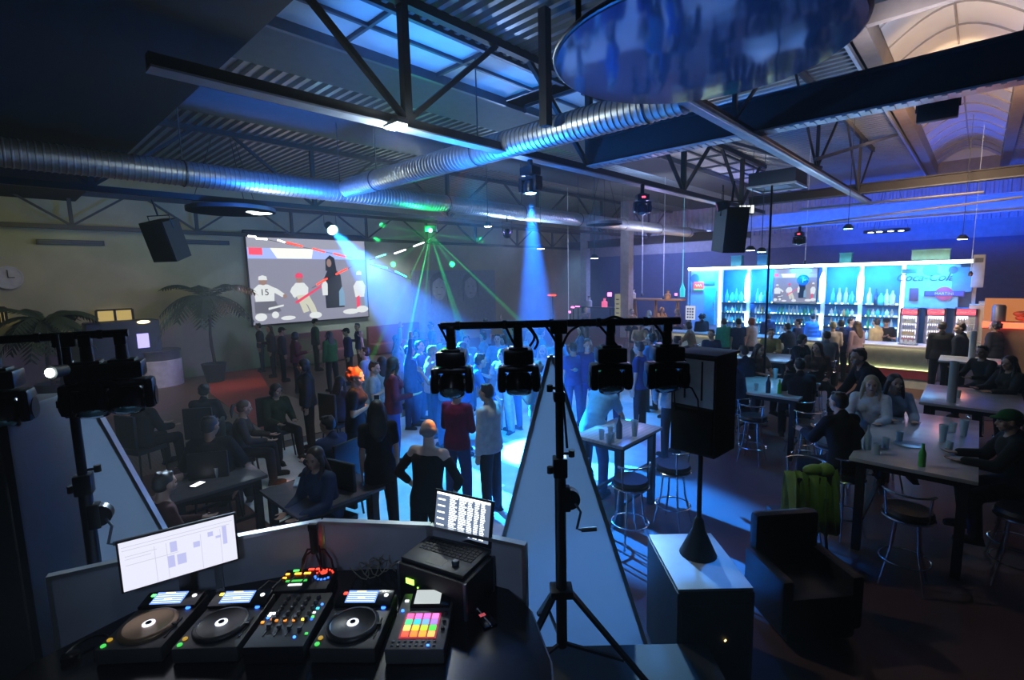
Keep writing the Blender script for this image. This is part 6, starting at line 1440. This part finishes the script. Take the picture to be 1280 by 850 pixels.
person('seated person in dark blue leaning on the table by the pale blue menu card', 408, 520, 60, 'chair', ('jacket', (.02, .035, .09)), ('trousers', B), ('hairshort', 'black'), False, 1, 1.02)
person('seated person in a dark denim jacket just above the front boards', 392, 560, 150, 'chair', ('jacket', (.03, .05, .10)), ('trousers', B), ('hairlong', 'dark'), True, 1, 1.0)
person('seated person in black far back between the palm and the red carpet', 305, 500, -70, 'chair', ('long', (.05, .04, .04)), ('trousers', B), ('hairtail', 'brown'), True, 1, 1.0)
person('seated person in a dark top below the bulb rail, left of the curly red hair', 425, 470, -30, 'chair', ('long', (.03, .04, .08)), ('trousers', B), ('hairlong', 'black'), True, 0, 1.0)
# --- bar side standing rows
br = [(877, 392, 'stand', 'jacket', B, 'tall dark person with round bushy hair at the left end of the bar', 'haircurly', 'black', 0), (905, 398, 'stand', 'jacket', (.03, .35, .25), 'person in a green top seen from behind near the bar', 'hairshort', 'brown', 0),
      (923, 398, 'stand', 'tee', (.02, .03, .06), 'person in a dark tee with a short dark cut, left of the red-haired person', 'hairshort', 'black', 0), (939, 397, 'side', 'tee', (.55, .42, .35), 'person with reddish hair and pale shoulders near the bar', 'hairbob', 'red', 20),
      (960, 392, 'stand', 'jacket', (.03, .03, .06), 'dark person at the bar directly behind the thin dark pole', 'hairshort', 'black', 0), (997, 398, 'side', 'long', (.03, .04, .1), 'dark-haired person at the bar under the television', 'hairbun', 'black', 30),
      (1016, 392, 'stand', 'puffy', (.06, .20, .55), 'broad person in a blue jacket at the bar right of the television', 'hairshort', 'dark', 0), (1041, 402, 'side', 'long', (.5, .4, .35), 'fair-haired person at the bar, left of the dark jacket', 'hairshort', 'blond', -40),
      (1051, 400, 'stand', 'jacket', (.02, .03, .08), 'person in a dark jacket at the bar, left of the long-haired person', 'hairshort', 'black', 0), (1071, 401, 'stand', 'long', (.30, .20, .25), 'person with long brown hair at the bar beside the khaki jacket', 'hairlong', 'brown', 10),
      (1095, 398, 'stand', 'jacket', (.42, .34, .20), 'person in a khaki jacket standing at the bar counter seen from behind', 'hairshort', 'dark', 15)]
for u, v, ps, tp, c, lb, hr, hc, fc in br:
    person(lb, u, v, fc, ps, (tp, c), ('trousers', B if 'khaki' not in lb else (.08, .07, .07)), (hr, hc), hr in ('hairlong', 'hairbob', 'hairbun'), 0, .99)
person('bar worker in a black top with an orange-lit face behind the counter', 0, 0, 160, 'hold', ('tee', B), ('trousers', B), ('haircap', 'black'), False, 1, 1.0, xy=(at(1108, 388, y=16.9).x, 16.95))
person('bar worker in a dark blue top behind the counter below the television', 0, 0, 190, 'side', ('tee', (.03, .05, .15)), ('trousers', B), ('hairshort', 'dark'), False, 0, .98, xy=(at(1062, 400, y=16.9).x, 16.95))
# seated rows between the bar and the bottle table
sr = [(889, 412, 170, 'stoolturn', 'long', (.03, .05, .12), 'smiling seated person in a dark top facing the stage, left of the standing loudspeaker', 'hairshort', 'brown'), (964, 411, 150, 'stool', 'jacket', (.30, .24, .10), 'seated person in a gold-lit jacket right of the thin dark pole', 'hairshort', 'black'),
      (984, 404, 20, 'stool', 'jacket', (.02, .03, .05), 'seated person in a dark coat with a cyan rim of light below the television', 'hairshort', 'black'), (1004, 418, 200, 'stool', 'long', (.02, .03, .06), 'seated person with shaggy hair at the dark table near the bar', 'hairbob', 'black'),
      (1034, 414, -30, 'stool', 'jacket', (.14, .18, .26), 'seated person in a grey-blue jacket leaning on the table near the bar', 'hairshort', 'black'), (929, 432, 15, 'stool', 'jacket', (.02, .03, .06), 'seated person with a cyan rim of light just right of the standing loudspeaker', 'hairshort', 'dark'),
      (915, 446, 30, 'stool', 'jacket', (.02, .04, .09), 'seated person in dark blue at the left end of the cyan-lit table', 'hairshort', 'dark'), (1022, 428, 160, 'stoolturn', 'long', (.10, .06, .06), 'seated person with a warm-lit face between two dark jackets', 'hairlong', 'brown'),
      (950, 430, 190, 'stool', 'tee', (.25, .18, .16), 'seated person with bare arms behind the cyan-lit table', 'hairlong', 'brown'), (1000, 448, -20, 'stool', 'jacket', (.02, .02, .03), 'seated person in black with the back to the stage, above the capped bottle', 'hairshort', 'black'),
      (848, 420, -40, 'stoolturn', 'jacket', (.10, .12, .16), 'seated person in a pale-trimmed jacket behind the rightmost moving head', 'hairshort', 'brown'), (820, 412, 120, 'stool', 'long', (.05, .06, .14), 'seated person in dark blue above the rightmost moving head, right one', 'hairlong', 'dark'),
      (800, 402, 160, 'stool', 'tee', (.45, .30, .2), 'seated person in a warm-lit tee behind the third moving head', 'hairshort', 'dark'), (860, 402, 60, 'stool', 'long', (.3, .2, .1), 'warm-lit seated person beside the lit notice board', 'hairbob', 'brown')]
for i, (u, v, fc, ps, tp, c, lb, hr, hc) in enumerate(sr):
    person(lb, u, v, fc, ps, (tp, c), ('trousers', B), (hr, hc), hr in ('hairlong', 'hairbob'), 0, 1.0)
for u, v, c, lb in ((732, 384, (.35, .25, .3), 'small far seated person in pale clothes beyond the haze, left of the column'), (790, 386, (.5, .3, .15), 'small far warm-lit person right of the column'), (812, 388, (.6, .35, .25), 'small far person in a warm-lit pink top under the terrace counter'), (828, 384, (.55, .35, .2), 'small far person with fair hair under the terrace counter'), (846, 386, (.3, .2, .3), 'small far person in violet under the terrace counter')):
    person(lb, u, v, rp.choice((150, 200, 90)), 'stoolturn' if u % 2 else 'stool', ('long', c), ('trousers', B), (rp.choice(('hairlong', 'hairshort')), rp.choice(('blond', 'brown'))), True, 2, 1.0)
# --- right foreground
person('person in black with close-cropped hair seated right of the green coat', 1048, 490, 10, 'stool', ('jacket', B), ('trousers', B), ('hairshort', 'dark'), False, 0, 1.02)
person('fair-haired person in a fluffy white top seated at the long pale table', 1090, 470, 140, 'stool', ('jacket', (.60, .66, .74)), ('trousers', B), ('hairlong', 'blond'), True, 0, 1.0)
person('dark-haired person in a pale top seated beside the fluffy white top', 1120, 468, 160, 'stool', ('jacket', (.36, .42, .50)), ('trousers', B), ('hairlong', 'black'), True, 0, 1.0)
person('large dark person leaning over between the cyan-lit table and the khaki jacket', 1073, 436, 75, 'bend', ('jacket', (.012, .015, .025)), ('trousers', B), ('hairshort', 'black'), False, 1, 1.14)
person('tall person in black standing in front of the fridges, left of the two', 1178, 402, -30, 'stand', ('jacket', B), ('trousers', B), ('hairshort', 'dark'), False, 0, 1.04)
person('tall person in black standing in front of the fridges, right of the two', 1200, 404, 30, 'side', ('jacket', (.02, .025, .04)), ('trousers', B), ('hairshort', 'black'), False, 1, 1.03)
person('dark person in a hooded jacket at the right, below the snack counter', 1243, 402, 20, 'side', ('puffy', (.02, .02, .025)), ('trousers', B), ('haircurly', 'black'), False, 1, 1.0)
person('dark person with a lit shoulder at the right edge of the snack counter', 1264, 398, -60, 'stand', ('jacket', (.03, .03, .03)), ('trousers', B), ('hairshort', 'black'), False, 1, 1.0)
person('seated dark person with a green-lit cap at the right edge', 1262, 512, 60, 'stool', ('jacket', (.02, .02, .02)), ('trousers', B), ('haircap', 'green'), False, 1, 1.0)
person('seated dark person at the right edge between drink tower and green-lit cap', 1262, 445, 90, 'stool', ('jacket', (.03, .03, .03)), ('trousers', B), ('hairlong', 'black'), True, 1, 1.0)
person('seated dark person behind the further drink tower', 1228, 432, 100, 'stool', ('long', (.03, .03, .03)), ('trousers', B), ('hairshort', 'black'), False, 1, 1.0)
# ================================================================ LIGHT AND HAZE
w = bpy.data.worlds.new('world'); SC.world = w; w.use_nodes = True; nt = w.node_tree; bg = nt.nodes['Background']
bg.inputs[0].default_value = (.02, .03, .05, 1); bg.inputs[1].default_value = 0.0
vs = nt.nodes.new('ShaderNodeVolumeScatter'); vs.inputs['Color'].default_value = (.9, .95, 1, 1); vs.inputs['Density'].default_value = .0065; vs.inputs['Anisotropy'].default_value = .15
nt.links.new(vs.outputs['Volume'], nt.nodes['World Output'].inputs['Volume'])
try: w.cycles.homogeneous_volume = True; w.cycles.volume_sampling = 'EQUIANGULAR'
except Exception: pass
# broad beams
light('SPOT', SPOT1 + Vector((0, 0, -.34)), (.01, .18, 1), 150000, SPOT1 + Vector((-.0, .2, -4.8)), .05, 21, .4, 'beam_light')
light('SPOT', P_BLUE, (.010, .20, 1), 240000, T_BLUE, .06, 19, .4, 'beam_light')
# blue and cyan wash on the dance floor
light('SPOT', (-5.6, 5.2, 4.7), (.01, .42, 1), 1300, (-5.4, 5.2, 0), .1, 65, .6, 'wash_light')
light('SPOT', (-6.2, 9.5, 4.7), (.01, .28, 1), 1200, (-6.4, 8.6, 0), .1, 70, .6, 'wash_light')
light('SPOT', (-9.3, 7.5, 4.7), (.01, .16, 1), 500, (-8.0, 7.2, 0), .1, 70, .6, 'wash_light')
light('SPOT', (-4.6, 8.5, 4.7), (.01, .14, 1), 500, (-3.5, 6.5, 0), .1, 60, .6, 'wash_light')
# small coloured shots
light('SPOT', (-5.2, 4.8, 4.7), (1, .25, .01), 4500, at(449, 472, z=1.66), .03, 9.0, .5, 'orange_light')
light('SPOT', (-4.4, 6.4, 4.6), (1, .30, .02), 2500, at(537, 532, z=1.68), .03, 2.6, .5, 'orange_light')
light('SPOT', P_VIO + Vector((-.02, 0, 0)), (.4, .08, 1), 900, P_VIO + Vector((-4, -2.0, -1.1)), .03, 30, .4, 'violet_light')
# green laser fan
LT = [((470, 300), 9), ((505, 362), 9), ((512, 415), 30), ((530, 400), 8), ((565, 330), 12), ((592, 345), 10), ((600, 300), 9), ((560, 365), 10), ((478, 282), 8), ((575, 400), 9), ((492, 330), 8)]
for (u, v), e in LT:
    side = v < 345
    light('SPOT', P_LAS + Vector((0, 0, -.10)) - FWD * .06, (.01, 1, .20), e * (13000 if side else 22000), at(u, v, x=-18.7) if side else at(u, v, d=12.2), .004, 1.3 if side else 2.0, .3, 'laser_light')
light('POINT', P_LAS + Vector((.0, -.1, 0)), (.02, 1, .2), 60, size=.02, name='laser_glow')
light('SPOT', P_LAS - FWD * .10, (.05, 1, .2), 900, at(402, 425, z=1.0), .02, 9, .4, 'green_light')
# floodlight
light('SPOT', flood_p + Vector((0, 0, -.05)), (1, .97, .85), 60, flood_p + Vector((0, 0, -3)), .12, 150, .5, 'flood_light')
light('POINT', flood_p + Vector((0, 0, -.12)), (.8, .95, 1), 90, size=.1, name='flood_spill')
# bar
for u in (885, 925, 955, 1000, 1050, 1100, 1160):
    light('AREA', (bx(u), YB - .35, 3.1), (.01, .27, 1), 120, (bx(u), YB + .3, 1.4), .5, size_y=.1, name='bar_light')
light('AREA', (-4, 17.0, 3.1), (.05, .40, 1), 60, (-4, 13, 1.0), 6, size_y=.2, name='bar_front_light')
light('AREA', (-1.2, 15.2, 2.6), (1, .85, .6), 60, (-1.2, 16.3, .6), 1.6, size_y=.3, name='counter_light')
light('POINT', (at(1108, 395, y=16.6).x, 16.4, 2.2), (1, .6, .3), 8, size=.08, name='counter_lamp')
# blue lit beams above the bar
light('AREA', (-2.5, 19.5, 4.0), (.003, .10, 1), 230, (-2.5, 20.6, 5.1), 8.0, size_y=.3, name='blue_uplight')
light('AREA', (-1.8, 25.6, 4.4), (.003, .08, 1), 200, (-1.8, 27.1, 6.0), 6.5, size_y=.3, name='blue_uplight')
light('POINT', (-10.8, 11.5, 4.0), (.36, .55, 1), 380, size=.3, name='haze_fill')  # this lamp and the next are added, without fixtures, to brighten the haze
light('POINT', (-8.6, 16.5, 4.0), (.45, .42, 1), 110, size=.3, name='haze_fill')
# warm uplight to the domes, pale uplights to the roof
light('SPOT', (-.6, 12.0, 5.4), (1, .62, .34), 700, (-.6, 17, 7.0), .15, 100, .6, 'dome_light')
light('SPOT', (-.6, 10.2, 5.0), (1, .70, .42), 120, (-.6, 13, 7.0), .15, 100, .6, 'dome_light')
light('SPOT', (-.9, 8.4, 5.6), (.66, .72, 1), 190, (-.5, 11, 7.0), .15, 110, .6, 'dome_light')
light('SPOT', (-6.5, 12.0, 4.2), (.9, .85, .75), 100, (-6.5, 14, 6.6), .15, 90, .6, 'roof_light')
light('SPOT', (-6.0, 4.3, 3.8), (.08, .30, 1), 260, (-6.5, 5.2, 6.6), .15, 80, .6, 'roof_light')
light('SPOT', (-2.6, 10.5, 4.3), (.7, .8, 1), 30, (-3.6, 12.0, 6.5), .15, 120, .6, 'roof_light')
light('SPOT', (-8.5, 17, 3.8), (.75, .8, 1), 420, (-9.5, 19, 6.5), .15, 120, .6, 'roof_light')
light('SPOT', (-10.5, 4.5, 3.6), (.8, .9, .8), 60, (-9.8, 5.2, 6.6), .15, 110, .6, 'roof_light')
# long duct: blue glow where the photograph shows it
light('SPOT', (-9.0, 5.0, 3.4), (.01, .20, 1), 1100, (-10.5, 5.2, 5.0), .3, 110, .6, 'duct_light')
light('SPOT', (-6.0, 5.3, 3.6), (.01, .22, 1), 650, (-5.2, 5.7, 5.1), .1, 120, .6, 'duct_light')
# back of the hall
light('POINT', (-8.9, 21.0, 2.6), (1, .62, .3), 90, size=.2, name='warm_light')
light('POINT', (-10.3, 20.0, 1.9), (1, .6, .35), 40, size=.2, name='warm_light')
light('AREA', (-12, 24, 4.4), (.25, .32, .9), 420, (-12, 26, 0), 5, size_y=5, name='haze_fill')  # added wide lamp, no fixture, that lifts the haze at the back
light('POINT', (-.3, 16.6, 2.4), (1, .25, .08), 20, size=.2, name='snack_light')
# olive wall and left side
light('AREA', (-15.5, 2.5, 4.6), (1, .93, .45), 26, (-18.8, 2.5, 2.5), 5, size_y=1.0, name='wall_light')
light('SPOT', (-16.0, 5.6, 4.0), (1, .25, .12), 90, (-16.6, 5.3, 0), .2, 50, .6, 'carpet_light')
light('SPOT', (-14.4, 2.3, 4.2), (1, .75, .6), 50, (-16.0, 3.0, 0), .2, 60, .6, 'boards_light')
light('SPOT', (-16.5, 3.2, 3.8), (.85, .85, 1), 90, (-18.0, 3.6, .5), .1, 28, .5, 'podium_light')
light('SPOT', (-16.5, 10.8, 4.6), (.6, .75, 1), 700, (-18, 11.5, 2.2), .2, 100, .6, 'mural_light')
# stage panels: backlight on the sheets, then added lamps for desk, boards and mirror
light('SPOT', (-7.5, 2.6, 3.4), (.55, .75, 1), 900, stage(-3.0, 3.6, 1.5), .2, 40, .5, 'panel_light')
light('SPOT', (-4.6, 6.4, 3.4), (.28, .60, 1), 1300, stage(.40, 3.6, 1.3), .1, 32, .5, 'panel_light')
light('SPOT', (-3.7, 5.0, 1.6), (.02, .30, 1), 200, stage(.60, 3.6, .3), .1, 40, .6, 'panel_light')
light('SPOT', (-1.2, .5, 4.3), (.55, .7, 1), 14, stage(-1.0, 2.3, 1.4), .2, 60, .5, 'desk_light')  # added lamp that brightens the gear on the desk
light('SPOT', stage(-.6, -1.2, 3.6), (.45, .62, 1), 60, stage(-1.0, 2.7, 1.45), .3, 40, .6, 'board_light')  # added behind the camera to brighten the white front boards
light('SPOT', stage(1.9, 4.9, 3.4), (.03, .28, 1), 300, stage(1.35, 3.5, .9), .1, 20, .5, 'lid_light')
light('SPOT', (-2.6, 3.2, 3.2), (.02, .22, 1), 140, (-1.5, 3.4, 4.5), .1, 70, .6, 'mirror_light')  # added blue lamp aimed up so the foil looks blue
light('SPOT', stage(2.6, 3.6, 4.4), (.6, 1, .35), 50, at(1012, 600, z=.8), .1, 16, .5, 'coat_light')
# high tables
light('SPOT', (-2.4, 7.0, 4.8), (.35, .6, 1), 180, (-3.2, 5.4, 1), .1, 30, .6, 'table_light')
light('SPOT', (-1.6, 10.8, 4.6), (.04, .50, 1), 420, (-2.4, 9.4, 1), .1, 28, .6, 'table_light')
light('SPOT', (.6, 9.5, 4.4), (.30, .55, 1), 70, (-.3, 7.6, 1), .1, 30, .6, 'table_light')

SC.cycles.use_denoising = True
try: SC.cycles.denoiser = 'OPENIMAGEDENOISE'
except Exception: pass
SC.cycles.max_bounces = 5; SC.cycles.diffuse_bounces = 2; SC.cycles.glossy_bounces = 3; SC.cycles.transmission_bounces = 3; SC.cycles.volume_bounces = 0; SC.cycles.transparent_max_bounces = 12
SC.cycles.sample_clamp_indirect = 4; SC.cycles.caustics_reflective = False; SC.cycles.caustics_refractive = False; SC.cycles.use_light_tree = True
SC.view_settings.view_transform = 'Standard'; SC.view_settings.look = 'None'; SC.view_settings.gamma = 1; SC.view_settings.use_curve_mapping = False
SC.view_settings.exposure = 0.0
